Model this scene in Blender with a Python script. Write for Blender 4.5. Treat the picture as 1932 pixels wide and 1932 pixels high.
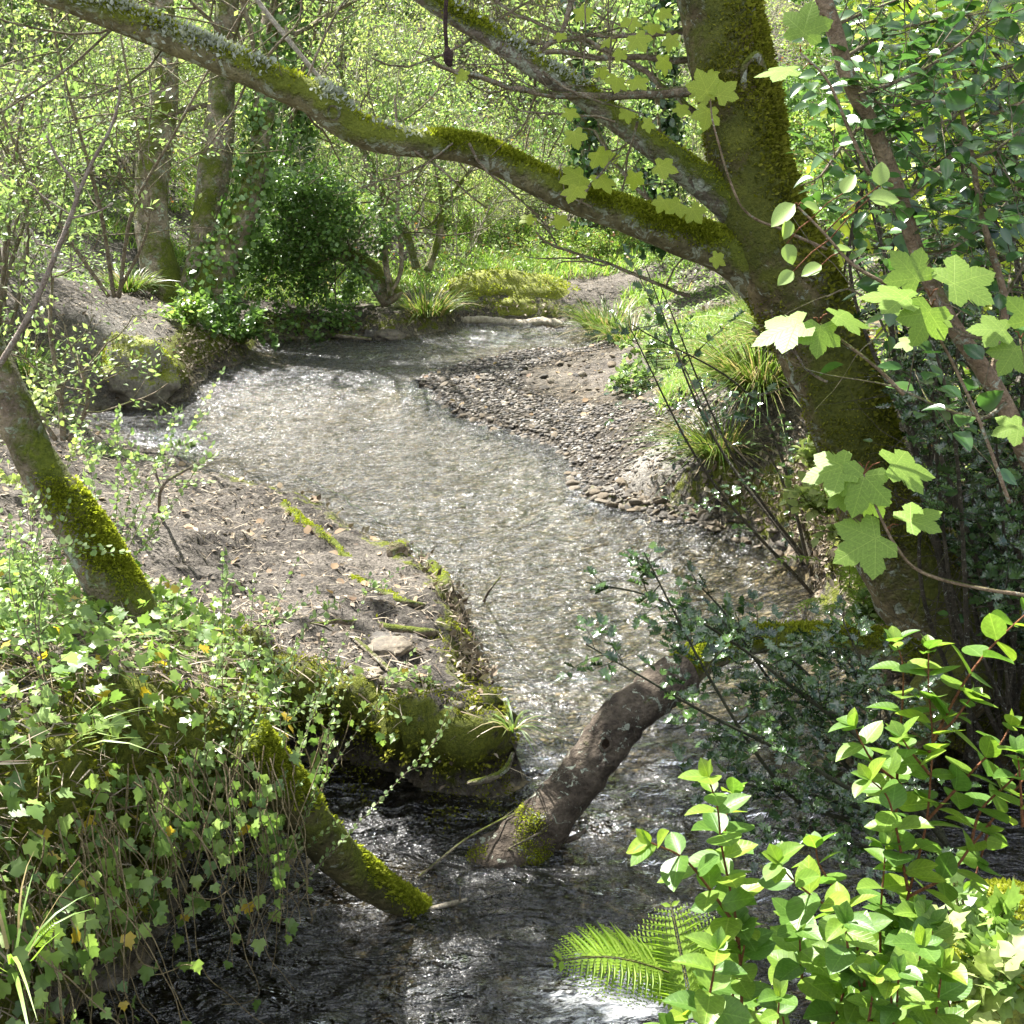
import bpy, math, random
import numpy as np
from mathutils import Vector

for o in list(bpy.data.objects):
    bpy.data.objects.remove(o, do_unlink=True)
SC = bpy.context.scene
COL = SC.collection
rad = math.radians

# ------------------------------------------------------------------ camera
F = 2332.0                      # focal length in units of a 1932 wide picture
PITCH = rad(18.2)
CAMZ = 2.5
cd = bpy.data.cameras.new("camera")
cd.sensor_width = 36.0
cd.lens = 36.0 * F / 1932.0
cd.clip_start = 0.05
cd.clip_end = 600
cam = bpy.data.objects.new("camera", cd)
COL.objects.link(cam)
cam.location = (0, 0, CAMZ)
cam.rotation_euler = (math.pi / 2 - PITCH, 0, 0)
SC.camera = cam

# ------------------------------------------------------------------ light
SUN_EL, SUN_ROT = rad(54), rad(-40)
w = bpy.data.worlds.new("World")
SC.world = w
w.use_nodes = True
wn = w.node_tree
sky = wn.nodes.new("ShaderNodeTexSky")
sky.sky_type = 'NISHITA'
sky.sun_disc = False
sky.sun_elevation = SUN_EL
sky.sun_rotation = SUN_ROT
sky.air_density = 1.0
sky.dust_density = 2.0
bg = wn.nodes["Background"]
bg.inputs[1].default_value = 0.065
tc_ = wn.nodes.new("ShaderNodeTexCoord")
cn = wn.nodes.new("ShaderNodeTexNoise"); cn.inputs["Scale"].default_value = 2.6; cn.inputs["Detail"].default_value = 7; cn.inputs["Roughness"].default_value = .6
wn.links.new(tc_.outputs["Generated"], cn.inputs["Vector"])
cr_ = wn.nodes.new("ShaderNodeValToRGB"); cr_.color_ramp.elements[0].position = .49; cr_.color_ramp.elements[1].position = .56
wn.links.new(cn.outputs[0], cr_.inputs[0])
cm = wn.nodes.new("ShaderNodeMix"); cm.data_type = 'RGBA'
wn.links.new(cr_.outputs[0], cm.inputs[0]); wn.links.new(sky.outputs[0], cm.inputs[6]); cm.inputs[7].default_value = (11.0, 11.2, 11.6, 1)   # sunlit white cloud
wn.links.new(cm.outputs[2], bg.inputs[0])
sd = bpy.data.lights.new("sun", 'SUN')
sd.energy = 5.0
sd.angle = rad(0.5)
sd.color = (1.0, 0.97, 0.92)
sun = bpy.data.objects.new("sun", sd)
COL.objects.link(sun)
sv = Vector((math.sin(SUN_ROT) * math.cos(SUN_EL), math.cos(SUN_ROT) * math.cos(SUN_EL), math.sin(SUN_EL)))
sun.rotation_euler = (-sv).to_track_quat('-Z', 'Y').to_euler()
sun.location = (-8, 12, 20)

SC.view_settings.view_transform = 'Standard'
SC.view_settings.look = 'None'
SC.view_settings.exposure = 2.1
SC.view_settings.gamma = 1
SC.view_settings.use_curve_mapping = False
SC.render.engine = 'CYCLES'
cy = SC.cycles
cy.max_bounces = 7
cy.diffuse_bounces = 3
cy.glossy_bounces = 3
cy.transmission_bounces = 4
cy.transparent_max_bounces = 8
cy.caustics_reflective = False
cy.caustics_refractive = False
cy.sample_clamp_indirect = 6
cy.use_denoising = True
try:
    cy.denoiser = 'OPENIMAGEDENOISE'
except Exception:
    pass

# ------------------------------------------------------------------ pixel (1932 wide picture) <-> place
CP, SP = math.cos(PITCH), math.sin(PITCH)

def ray(px, py):
    dx = (px - 966) / F
    dy = -(py - 966) / F
    return np.array([dx, CP + dy * SP, -SP + dy * CP])

def P(px, py, D):
    return np.array([0, 0, CAMZ]) + D * ray(px, py)

def G(px, py, z=0.0):
    r = ray(px, py)
    return P(px, py, (z - CAMZ) / r[2])

def to_px(p):
    p = np.asarray(p, float)
    q = p - np.array([0, 0, CAMZ])
    fz = q[..., 1] * CP - q[..., 2] * SP
    u = q[..., 1] * SP + q[..., 2] * CP
    return 966 + F * q[..., 0] / fz, 966 - F * u / fz, fz

# ------------------------------------------------------------------ noise
def _h(ix, iy, iz, s):
    n = (ix.astype(np.int64) * 374761393 + iy.astype(np.int64) * 668265263 + iz.astype(np.int64) * 2147483647 + s * 974634777) & 0xffffffff
    n = ((n ^ (n >> 13)) * 1274126177) & 0xffffffff
    n = n ^ (n >> 16)
    return (n & 0xffff) / 65535.0

def vn(p, s=0):
    p = np.asarray(p, float)
    i = np.floor(p).astype(np.int64)
    f = p - i
    f = f * f * (3 - 2 * f)
    x, y, z = i[:, 0], i[:, 1], i[:, 2]
    r = 0
    for a in (0, 1):
        wx = f[:, 0] if a else 1 - f[:, 0]
        for b in (0, 1):
            wy = f[:, 1] if b else 1 - f[:, 1]
            for c in (0, 1):
                wz = f[:, 2] if c else 1 - f[:, 2]
                r = r + wx * wy * wz * _h(x + a, y + b, z + c, s)
    return r * 2 - 1

def fbm(p, oct=4, s=0):
    p = np.asarray(p, float)
    a, r = 1.0, 0
    for k in range(oct):
        r = r + a * vn(p * (2 ** k) + 17.3 * k, s + k)
        a *= 0.5
    return r

def fbm2(x, y, sc, oct=4, s=0):
    return fbm(np.stack([x * sc, y * sc, np.zeros_like(x)], -1), oct, s)

def nrm(v):
    v = np.asarray(v, float)
    return v / np.maximum(np.linalg.norm(v, axis=-1, keepdims=True), 1e-9)

# ------------------------------------------------------------------ mesh builder
class MB:
    def __init__(s):
        s.v = []; s.n = 0; s.f = []; s.uv = []; s.mi = []; s.at = {}
    def add(s, v, faces, uv=None, mi=0):
        v = np.asarray(v, float)
        for f in (faces if isinstance(faces, list) else [faces]):
            f = np.asarray(f, np.int64)
            if len(f):
                s.f.append(f + s.n); s.mi.append(np.full(len(f), mi, np.int32))
        s.v.append(v)
        s.uv.append(uv if uv is not None else np.zeros((len(v), 2)))
        s.n += len(v)
        return s
    def mesh(s, name, mats, smooth=True, attrs=None, uv=False):
        me = bpy.data.meshes.new(name)
        V = np.concatenate(s.v).astype(np.float32)
        me.vertices.add(len(V))
        me.vertices.foreach_set("co", V.ravel())
        loops = np.concatenate([f.ravel() for f in s.f]).astype(np.int32)
        tot = np.concatenate([np.full(len(f), f.shape[1], np.int32) for f in s.f])
        st = np.concatenate([[0], np.cumsum(tot)[:-1]]).astype(np.int32)
        me.loops.add(len(loops))
        me.loops.foreach_set("vertex_index", loops)
        me.polygons.add(len(tot))
        me.polygons.foreach_set("loop_start", st)
        me.polygons.foreach_set("loop_total", tot)
        me.polygons.foreach_set("use_smooth", np.full(len(tot), smooth))
        me.polygons.foreach_set("material_index", np.concatenate(s.mi))
        if uv:
            U = np.concatenate(s.uv).astype(np.float32)[loops]
            l = me.uv_layers.new(name="UVMap")
            l.data.foreach_set("uv", U.ravel())
        if attrs:
            for k, a in attrs.items():
                A = me.attributes.new(k, 'FLOAT', 'POINT')
                A.data.foreach_set("value", np.asarray(a, np.float32))
        for m in (mats if isinstance(mats, (list, tuple)) else [mats]):
            me.materials.append(m)
        me.update(calc_edges=True)
        me.validate()
        return me

def tag(o, label=None, cat=None, group=None, kind=None):
    if label: o['label'] = label
    if cat: o['category'] = cat
    if group: o['group'] = group
    if kind: o['kind'] = kind
    return o

def link(name, me, parent=None):
    o = bpy.data.objects.new(name, me)
    COL.objects.link(o)
    if parent is not None:
        o.parent = parent
        o.matrix_parent_inverse = parent.matrix_world.inverted() if False else o.matrix_parent_inverse
    return o

def thing(name, label, cat, loc=(0, 0, 0), group=None):
    o = bpy.data.objects.new(name, None)
    COL.objects.link(o)
    o.location = loc
    o.empty_display_size = 0.1
    return tag(o, label, cat, group)

def part(name, mb, mats, parent, smooth=True, uv=False, attrs=None, **tg):
    """mesh given in world coordinates, parented to a thing whose origin is at its base"""
    off = np.array(parent.location) if parent is not None else np.zeros(3)
    if parent is not None and parent.parent is not None:
        off = off + np.array(parent.parent.location)
    if parent is not None and 'org' in parent: off = np.array(parent['org'])
    mb.v = [v - off for v in mb.v]
    o = link(name, mb.mesh(name, mats, smooth, attrs, uv), parent)
    return tag(o, **tg) if tg else o

def solo(name, mb, mats, label, cat, group=None, smooth=True, uv=False, attrs=None, loc=None, kind=None):
    """a thing of one mesh, its origin at loc"""
    loc = np.zeros(3) if loc is None else np.asarray(loc, float)
    mb.v = [v - loc for v in mb.v]
    o = link(name, mb.mesh(name, mats, smooth, attrs, uv))
    o.location = loc
    return tag(o, label, cat, group, kind)

def dup(root, loc, rz=0, sc=1, label=None, group=None):
    r = root.copy(); COL.objects.link(r)
    r.location = loc; r.rotation_euler = (0, 0, rz); r.scale = (sc, sc, sc)
    if label: r['label'] = label
    if group: r['group'] = group
    for ch in root.children:
        c = ch.copy(); COL.objects.link(c); c.parent = r
    return r

# ------------------------------------------------------------------ tubes
def smooth_path(pts, rr, step):
    pts = np.asarray(pts, float); rr = np.asarray(rr, float)
    n = len(pts)
    if n < 2: return pts, rr
    ext = np.vstack([2 * pts[0] - pts[1], pts, 2 * pts[-1] - pts[-2]])
    er = np.concatenate([[rr[0]], rr, [rr[-1]]])
    op, orr = [], []
    for i in range(n - 1):
        p0, p1, p2, p3 = ext[i:i + 4]
        L = np.linalg.norm(p2 - p1)
        k = max(1, int(math.ceil(L / step)))
        t = (np.arange(k) / k)[:, None]
        op.append(0.5 * ((2 * p1) + (-p0 + p2) * t + (2 * p0 - 5 * p1 + 4 * p2 - p3) * t ** 2 + (-p0 + 3 * p1 - 3 * p2 + p3) * t ** 3))
        tt = t[:, 0]; s = tt
        orr.append(er[i + 1] * (1 - s) + er[i + 2] * s)
    op.append(pts[-1:]); orr.append(rr[-1:])
    return np.vstack(op), np.concatenate(orr)

def tube(mb, pts, rr, segs=6, step=None, rough=0.0, nsc=6.0, seed=0, cap=True, lump=0.0, mi=0, ret=False):
    pts = np.asarray(pts, float); rr = np.asarray(rr, float)
    if step: pts, rr = smooth_path(pts, rr, step)
    n = len(pts)
    T = np.gradient(pts, axis=0)
    T = nrm(T)
    ref = np.array([0, 0, 1.0]) if abs(T[0][2]) < 0.9 else np.array([1.0, 0, 0])
    U = np.zeros_like(T)
    u = nrm(np.cross(T[0], ref))
    for i in range(n):
        u = u - T[i] * np.dot(u, T[i])
        u = u / max(np.linalg.norm(u), 1e-9)
        U[i] = u
    Vv = np.cross(T, U)
    a = np.arange(segs) * 2 * math.pi / segs
    N = U[:, None] * np.cos(a)[None, :, None] + Vv[:, None] * np.sin(a)[None, :, None]
    R = np.repeat(rr[:, None], segs, 1)
    pos = pts[:, None] + N * R[..., None]
    if rough or lump:
        q = pos.reshape(-1, 3)
        d = fbm(q * nsc, 4, seed).reshape(n, segs)
        d2 = fbm(q * nsc * 0.28, 2, seed + 9).reshape(n, segs)
        R = R * (1 + rough * d + lump * d2)
        pos = pts[:, None] + N * R[..., None]
    v = pos.reshape(-1, 3)
    i = np.arange(n - 1)[:, None] * segs
    j = np.arange(segs)[None, :]
    j2 = (j + 1) % segs
    q = np.stack([i + j, i + j2, i + segs + j2, i + segs + j], -1).reshape(-1, 4)
    fs = [q]
    if cap:
        v = np.vstack([v, pts[0] - T[0] * rr[0] * .3, pts[-1] + T[-1] * rr[-1] * .5])
        jj = np.arange(segs)
        a0 = np.stack([np.full(segs, n * segs), (jj + 1) % segs, jj], -1)
        b0 = np.stack([np.full(segs, n * segs + 1), (n - 1) * segs + jj, (n - 1) * segs + (jj + 1) % segs], -1)
        fs.append(np.vstack([a0, b0]))
    mb.add(v, fs, mi=mi)
    if ret:
        return pos.reshape(-1, 3), N.reshape(-1, 3)

# ------------------------------------------------------------------ leaves
def fan(outline, centre, cz=0.0):
    o = np.array(outline, float)
    if o.shape[1] == 2: o = np.column_stack([o, np.zeros(len(o))])
    v = np.vstack([[centre[0], centre[1], cz], o])
    n = len(o)
    f = np.stack([np.zeros(n, int), 1 + np.arange(n), 1 + (np.arange(n) + 1) % n], -1)
    return v, f

def mirror(half):
    """half outline from base to tip, x>=0"""
    h = [tuple(p) for p in half]
    m = [(-p[0],) + tuple(p[1:]) for p in h[::-1] if abs(p[0]) > 1e-6]
    return h + m

T_TINY = (np.array([(0, 0, 0), (.28, .45, .07), (0, 1, -.04), (-.28, .45, .07)]), np.array([(0, 1, 2), (0, 2, 3)]))
T_ROUND = (np.array([(0, 0, 0), (.33, .2, .05), (.40, .55, .07), (0, 1, -.08), (-.40, .55, .07), (-.33, .2, .05), (0, .5, 0)]),
           np.array([(0, 1, 6), (1, 2, 6), (2, 3, 6), (3, 4, 6), (4, 5, 6), (5, 0, 6)]))
def _ovate(wd=.36, fold=.10, droop=.12, k=7):
    ts = np.linspace(0, 1, k)
    v, uv = [], []
    for t in ts:
        hw = wd * (math.sin(math.pi * t ** .78)) ** .75 if 0 < t < 1 else 0.0
        z = -droop * (t ** 2)
        for s in (-1, -.5, 0, .5, 1):
            v.append((s * hw, t, z + fold * (abs(s) ** 1.3) * hw * 2.2 + .0))
    v = np.array(v)
    f = []
    for i in range(k - 1):
        for j in range(4):
            a = i * 5 + j
            f.append((a, a + 1, a + 6, a + 5))
    return v, np.array(f)
T_OVATE = _ovate()
T_OVATE2 = _ovate(.38, -.06, -.10, 6)
T_LANCE = _ovate(.22, .1, .15, 5)
T_IVY = fan(mirror([(0, -.02, 0), (.28, -.12, .02), (.40, .12, -.02), (.52, .30, .05), (.28, .42, 0), (.30, .62, .04), (.13, .68, 0), (0, 1.0, -.05)]), (0, .2), .03)
T_HOLLY = fan(mirror([(0, 0, 0), (.12, .06, 0), (.34, .10, .14), (.20, .24, -.02), (.38, .34, .16), (.20, .46, -.03), (.36, .58, .15), (.17, .68, -.02), (.26, .80, .12), (.08, .86, 0), (0, 1.06, -.10)]), (0, .45), -.04)

def _syc():
    # five pointed, toothed lobes spread around the leaf stalk
    pts = []
    lobes = [(-106, .58, .27), (-54, .88, .37), (0, 1.0, .38), (54, .88, .37), (106, .58, .27)]
    notch = [.46, .58, .58, .46]
    def pol(a, r): return (math.sin(rad(a)) * r, math.cos(rad(a)) * r)
    pts.append(pol(180, .12))
    for i, (a, r, wd) in enumerate(lobes):
        ca, sa = math.sin(rad(a)), math.cos(rad(a))
        for (fr, of) in ((.64, -.74), (.72, -.60), (.73, -.69), (.84, -.38), (.85, -.47), (1.0, 0), (.85, .47), (.84, .38), (.73, .69), (.72, .60), (.64, .74)):
            x = ca * r * fr + sa * wd * of
            y = sa * r * fr - ca * wd * of
            pts.append((x, y))
        if i < 4:
            pts.append(pol((a + lobes[i + 1][0]) / 2, notch[i]))
    pts = sorted(pts, key=lambda q: math.atan2(q[0], q[1])); pp_ = [pts[0]]
    for q in pts[1:]:
        if math.atan2(q[0], q[1]) - math.atan2(pp_[-1][0], pp_[-1][1]) > .012: pp_.append(q)
    o = np.array(pp_)
    # two rings so that the blade can droop
    r = np.linalg.norm(o, axis=1); ang = np.arctan2(o[:, 0], o[:, 1])
    fold = np.cos(ang * 360 / 54.0) * 0.012
    z1 = -.13 * r ** 2
    inner = o * .5
    z0 = -.065 * r ** 2
    v = np.vstack([[0, 0, 0], np.column_stack([inner, z0 * .5]), np.column_stack([o, z1])])
    n = len(o); k = np.arange(n); k2 = (k + 1) % n
    tri = np.stack([np.zeros(n, int), 1 + k, 1 + k2], -1)
    quad = np.stack([1 + k, 1 + n + k, 1 + n + k2, 1 + k2], -1)
    return v, [tri, quad]
T_SYC = _syc()
T_SYC_S = fan(mirror([(0, -.1, 0), (.3, -.28, -.05), (.25, 0, .02), (.72, .32, -.1), (.34, .38, .02), (.22, .7, 0), (0, 1.0, -.12)]), (0, .05), .03)
T_BLADE = (np.array([(-.04, 0, 0), (.04, 0, 0), (.05, .35, -.02), (-.05, .35, -.02), (.035, .7, -.12), (-.035, .7, -.12), (0, 1, -.32)]),
           [np.array([(0, 1, 2, 3), (3, 2, 4, 5)]), np.array([(5, 4, 6)])])

def leaves(mb, Pt, Y, N, S, tmpl, mi=0, wob=0.0, rng=None, uvs=True):
    Pt = np.atleast_2d(Pt); n = len(Pt)
    if n == 0: return
    Y = nrm(np.broadcast_to(Y, (n, 3)))
    N = np.broadcast_to(N, (n, 3))
    X = nrm(np.cross(Y, N)); Z = np.cross(X, Y)
    S = np.broadcast_to(np.asarray(S, float), (n,))
    tv, tf = tmpl
    w3 = np.repeat(tv[None], n, 0).copy()
    if rng is not None:
        w3[:, :, 2] *= rng.uniform(0.2, 2.0, (n, 1))
        w3[:, :, 0] *= rng.uniform(0.85, 1.15, (n, 1))
    v = Pt[:, None] + S[:, None, None] * (w3[..., 0:1] * X[:, None] + w3[..., 1:2] * Y[:, None] + w3[..., 2:3] * Z[:, None])
    k = len(tv)
    fs = []
    for f in (tf if isinstance(tf, list) else [tf]):
        fs.append((f[None] + (np.arange(n) * k)[:, None, None]).reshape(-1, f.shape[1]))
    uv = np.tile(tv[:, :2], (n, 1)) if uvs else None
    mb.add(v.reshape(-1, 3), fs, uv=uv, mi=mi)

def rdir(rng, n, up=0.0):
    d = rng.normal(size=(n, 3)); d[:, 2] += up
    return nrm(d)

# ------------------------------------------------------------------ growth
def grow(rng, start, d, length, r, depth, out, spread=.6, wander=.12, kids=4, up=.05, shrink=.6, seg=6, first=.25, taper=.55):
    pts = [np.array(start, float)]; d = nrm(d)
    st = length / seg
    for i in range(seg):
        d = nrm(d + rng.normal(0, wander, 3) + np.array([0, 0, up]))
        pts.append(pts[-1] + d * st)
    pts = np.array(pts)
    rr = np.linspace(r, r * taper if depth > 0 else r * .3, seg + 1)
    out.append((pts, rr, depth))
    if depth <= 0: return
    for k in range(kids):
        t = first + (1 - first) * (k + rng.uniform(.2, 1)) / kids
        t = min(t, .999)
        f = t * seg; i = int(f); q = pts[i] * (1 - (f - i)) + pts[min(i + 1, seg)] * (f - i)
        dd = nrm(pts[min(i + 1, seg)] - pts[i])
        side = rng.normal(size=3); side -= dd * np.dot(side, dd); side = nrm(side)
        grow(rng, q, dd * (1 - spread) + side * spread, length * shrink * rng.uniform(.7, 1.15), r * (1 - t * .45) * .55, depth - 1,
             out, spread, wander, kids, up, shrink, max(3, seg - 1), first, taper)

def twigs_mesh(mb, out, segs=5, rmin=0.0):
    for pts, rr, dp in out:
        if rr[0] < rmin: continue
        tube(mb, pts, rr, segs if dp > 0 else max(3, segs - 2), cap=False)

def leaf_points(rng, out, n, maxdepth=0, tmin=.15):
    segs = [(p, r) for p, r, d in out if d <= maxdepth]
    L = np.array([np.linalg.norm(p[-1] - p[0]) for p, r in segs])
    ch = rng.choice(len(segs), n, p=L / L.sum())
    t = rng.uniform(tmin, 1, n)
    A = np.zeros((n, 3)); Dv = np.zeros((n, 3))
    for i in range(n):
        p = segs[ch[i]][0]; f = t[i] * (len(p) - 1); k = min(int(f), len(p) - 2)
        A[i] = p[k] + (p[k + 1] - p[k]) * (f - k); Dv[i] = p[k + 1] - p[k]
    return A, nrm(Dv)
# ------------------------------------------------------------------ materials
class NT:
    def __init__(s, name):
        s.m = bpy.data.materials.new(name); s.m.use_nodes = True
        s.t = s.m.node_tree; s.t.nodes.clear()
        s.out = s.t.nodes.new("ShaderNodeOutputMaterial")
    def n(s, ty, ins=None, **kw):
        nd = s.t.nodes.new(ty)
        for k, v in kw.items(): setattr(nd, k, v)
        if ins:
            for k, v in ins.items():
                if hasattr(v, 'links') or isinstance(v, bpy.types.NodeSocket): s.t.links.new(v, nd.inputs[k])
                else: nd.inputs[k].default_value = v
        return nd
    def math(s, op, a, b=None, c=None, clamp=False):
        nd = s.t.nodes.new("ShaderNodeMath"); nd.operation = op; nd.use_clamp = clamp
        for i, v in enumerate((a, b, c)):
            if v is None: continue
            if isinstance(v, bpy.types.NodeSocket): s.t.links.new(v, nd.inputs[i])
            else: nd.inputs[i].default_value = v
        return nd.outputs[0]
    def mix(s, f, a, b, ty='MIX'):
        nd = s.t.nodes.new("ShaderNodeMix"); nd.data_type = 'RGBA'; nd.blend_type = ty
        for i, v in ((0, f), (6, a), (7, b)):
            if isinstance(v, bpy.types.NodeSocket): s.t.links.new(v, nd.inputs[i])
            else: nd.inputs[i].default_value = (tuple(v) + (1,) if isinstance(v, (tuple, list)) and len(v) == 3 else v)
        return nd.outputs[2]
    def ramp(s, f, stops, interp='LINEAR'):
        nd = s.t.nodes.new("ShaderNodeValToRGB"); nd.color_ramp.interpolation = interp
        e = nd.color_ramp.elements
        while len(e) < len(stops): e.new(.5)
        for i, (p, c) in enumerate(stops):
            e[i].position = p; e[i].color = (c[0], c[1], c[2], 1) if isinstance(c, (tuple, list)) else (c, c, c, 1)
        s.t.links.new(f, nd.inputs[0])
        return nd.outputs[0]
    def noise(s, scale, detail=4, rough=.55, vec=None, dist=0.0):
        nd = s.n("ShaderNodeTexNoise", {"Scale": scale, "Detail": detail, "Roughness": rough, "Distortion": dist})
        if vec is not None: s.t.links.new(vec, nd.inputs["Vector"])
        return nd.outputs[0]
    def pos(s): return s.n("ShaderNodeNewGeometry").outputs["Position"]
    def nz(s):
        g = s.n("ShaderNodeNewGeometry")
        return s.n("ShaderNodeSeparateXYZ", {0: g.outputs["True Normal"]}).outputs[2]
    def obj(s): return s.n("ShaderNodeTexCoord").outputs["Object"]
    def bump(s, h, strength=.5, dist=.01, nrmv=None):
        nd = s.n("ShaderNodeBump", {"Strength": strength, "Distance": dist, "Height": h})
        if nrmv is not None: s.t.links.new(nrmv, nd.inputs["Normal"])
        return nd.outputs[0]
    def bsdf(s, col, rough=.8, spec=.3, nrmv=None, **kw):
        nd = s.n("ShaderNodeBsdfPrincipled", {"Base Color": col if isinstance(col, bpy.types.NodeSocket) else tuple(col) + (1,), "Roughness": rough, "Specular IOR Level": spec})
        if nrmv is not None: s.t.links.new(nrmv, nd.inputs["Normal"])
        return nd.outputs[0]
    def done(s, sh):
        s.t.links.new(sh, s.out.inputs[0]); return s.m

def leaf_mat(name, cols, trans=.45, rough=.4, spec=.5, tcol=1.5, vein=None, odd=None):
    """cols: colours met with from leaf to leaf; odd: (share, colour)"""
    t = NT(name)
    g = t.n("ShaderNodeNewGeometry")
    r = g.outputs["Random Per Island"]
    k = len(cols)
    c = t.ramp(r, [(i / max(k - 1, 1), cols[i]) for i in range(k)])
    r2 = t.math('FRACT', t.math('MULTIPLY', r, 37.7))
    if odd:
        c = t.mix(t.math('LESS_THAN', r2, odd[0]), c, odd[1])
    nrmv = None
    if vein:
        uv = t.n("ShaderNodeUVMap").outputs[0]
        sp = t.n("ShaderNodeSeparateXYZ", {0: uv})
        x, y = sp.outputs[0], sp.outputs[1]
        ax = t.math('ABSOLUTE', x)
        if vein == 'palm':
            ang = t.math('ARCTAN2', x, y)
            q = t.math('ABSOLUTE', t.math('SUBTRACT', t.math('FRACT', t.math('ADD', t.math('DIVIDE', ang, rad(57)), .5)), .5))
            rr = t.math('SQRT', t.math('ADD', t.math('MULTIPLY', x, x), t.math('MULTIPLY', y, y)))
            dm = t.math('MULTIPLY', q, rr)
            main = t.math('SUBTRACT', 1, t.math('DIVIDE', dm, .012), clamp=True)
            sec = t.math('ABSOLUTE', t.math('SUBTRACT', t.math('FRACT', t.math('MULTIPLY', t.math('SUBTRACT', rr, t.math('MULTIPLY', dm, .9)), 9.0)), .5))
            sec = t.math('SUBTRACT', 1, t.math('DIVIDE', sec, .12), clamp=True)
        else:
            main = t.math('SUBTRACT', 1, t.math('DIVIDE', ax, .022), clamp=True)
            sec = t.math('ABSOLUTE', t.math('SUBTRACT', t.math('FRACT', t.math('MULTIPLY', t.math('SUBTRACT', y, t.math('MULTIPLY', ax, .9)), 7.0)), .5))
            sec = t.math('SUBTRACT', 1, t.math('DIVIDE', sec, .10), clamp=True)
        vv = t.math('MAXIMUM', main, t.math('MULTIPLY', sec, .5))
        lighter = t.mix(1.0, c, (1.55, 1.4, 1.6), 'MULTIPLY')
        c = t.mix(t.math('MULTIPLY', vv, .85), t.mix(1.0, c, (.88, .9, .85), 'MULTIPLY'), lighter)
        nrmv = t.bump(vv, .22, .003)
    n1 = t.noise(30, 2)
    c = t.mix(1.0, c, t.ramp(n1, [(.3, (.82, .82, .82)), (.7, (1.15, 1.15, 1.1))]), 'MULTIPLY')
    b = t.bsdf(c, rough, spec, nrmv)
    tc = t.mix(1.0, c, (tcol * 1.0, tcol * 1.05, tcol * .7), 'MULTIPLY')
    tr = t.n("ShaderNodeBsdfTranslucent", {"Color": tc})
    mx = t.n("ShaderNodeMixShader", {0: trans, 1: b, 2: tr.outputs[0]})
    return t.done(mx.outputs[0])

def bark_mat(name, c1, c2, moss=.5, lichen=.2, scale=1.0, mosscol=((.05, .07, .008), (.16, .19, .02)), stripes=False):
    t = NT(name)
    p = t.pos()
    n1 = t.noise(9 * scale, 6, .6, p)
    n2 = t.noise(45 * scale, 5, .6, p)
    n3 = t.noise(3.5 * scale, 5, .65, p)
    c = t.mix(t.ramp(n1, [(.35, 0), (.65, 1)]), c1, c2)
    c = t.mix(1.0, c, t.ramp(n2, [(.3, (.6, .6, .6)), (.7, (1.25, 1.25, 1.25))]), 'MULTIPLY')
    if lichen > 0:
        n4 = t.noise(14 * scale, 5, .7, p, 1.0)
        lm = t.ramp(n4, [(.62 - lichen * .2, 0), (.66 - lichen * .2, 1)])
        c = t.mix(lm, c, t.mix(n2, (.26, .29, .22), (.42, .44, .36)))
    h = t.math('ADD', t.math('MULTIPLY', n1, .5), n2)
    if moss > 0:
        up = t.math('MULTIPLY_ADD', t.nz(), .28, t.math('ADD', n3, moss - .62))
        mm = t.ramp(t.math('MULTIPLY_ADD', n2, .25, up), [(.42, 0), (.58, 1)])
        n5 = t.noise(80, 4, .7, p)
        mc = t.mix(t.ramp(t.math('ADD', t.math('MULTIPLY', n1, .5), t.math('MULTIPLY', n5, .5)), [(.35, 0), (.65, 1)]), mosscol[0], mosscol[1])
        c = t.mix(mm, c, mc)
        h = t.math('ADD', h, t.math('MULTIPLY', mm, t.math('ADD', n5, .4)))
    return t.done(t.bsdf(c, .85, .25, t.bump(h, 1.0, .02)))

SYC_BARK = bark_mat("sycamore_bark", (.11, .095, .05), (.24, .215, .12), moss=.50, lichen=.45, mosscol=((.08, .10, .012), (.20, .23, .03)))
TRUNK_BARK = bark_mat("mossy_trunk_bark", (.09, .07, .035), (.24, .19, .10), moss=.50, lichen=.32, mosscol=((.045, .055, .010), (.15, .16, .025)))
BARE_BARK = bark_mat("grey_lichen_bark", (.12, .10, .08), (.26, .22, .17), moss=.48, lichen=.6)
BG_BARK = bark_mat("woodland_bark", (.16, .13, .09), (.36, .30, .22), moss=.42, lichen=.4)
TWIG = bark_mat("twig_bark", (.16, .12, .08), (.38, .31, .22), moss=.3, lichen=.3, scale=3)
HAZEL = bark_mat("smooth_brown_bark", (.20, .14, .09), (.32, .24, .16), moss=.25, lichen=.2, scale=2)
DEAD = bark_mat("dead_wood", (.15, .12, .09), (.34, .29, .22), moss=.30, lichen=.2, scale=1.5)
WET = bark_mat("wet_log_bark", (.04, .03, .022), (.145, .115, .085), moss=.10, lichen=.2, scale=1.3, mosscol=((.03, .04, .006), (.10, .12, .02)))
PALE = bark_mat("bleached_wood", (.35, .30, .22), (.6, .53, .42), moss=0, lichen=0, scale=3)
REDSTEM = bark_mat("red_stem", (.20, .075, .03), (.30, .13, .06), moss=0, lichen=0, scale=4)
GREENSTEM = bark_mat("green_stem", (.12, .13, .03), (.2, .2, .05), moss=0, lichen=0, scale=4)
VINE = bark_mat("ivy_stem", (.24, .18, .09), (.46, .38, .22), moss=.1, lichen=0, scale=4)
HOLE = bark_mat("rotten_wood", (.03, .018, .010), (.11, .065, .035), moss=0, lichen=0, scale=3)

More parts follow.
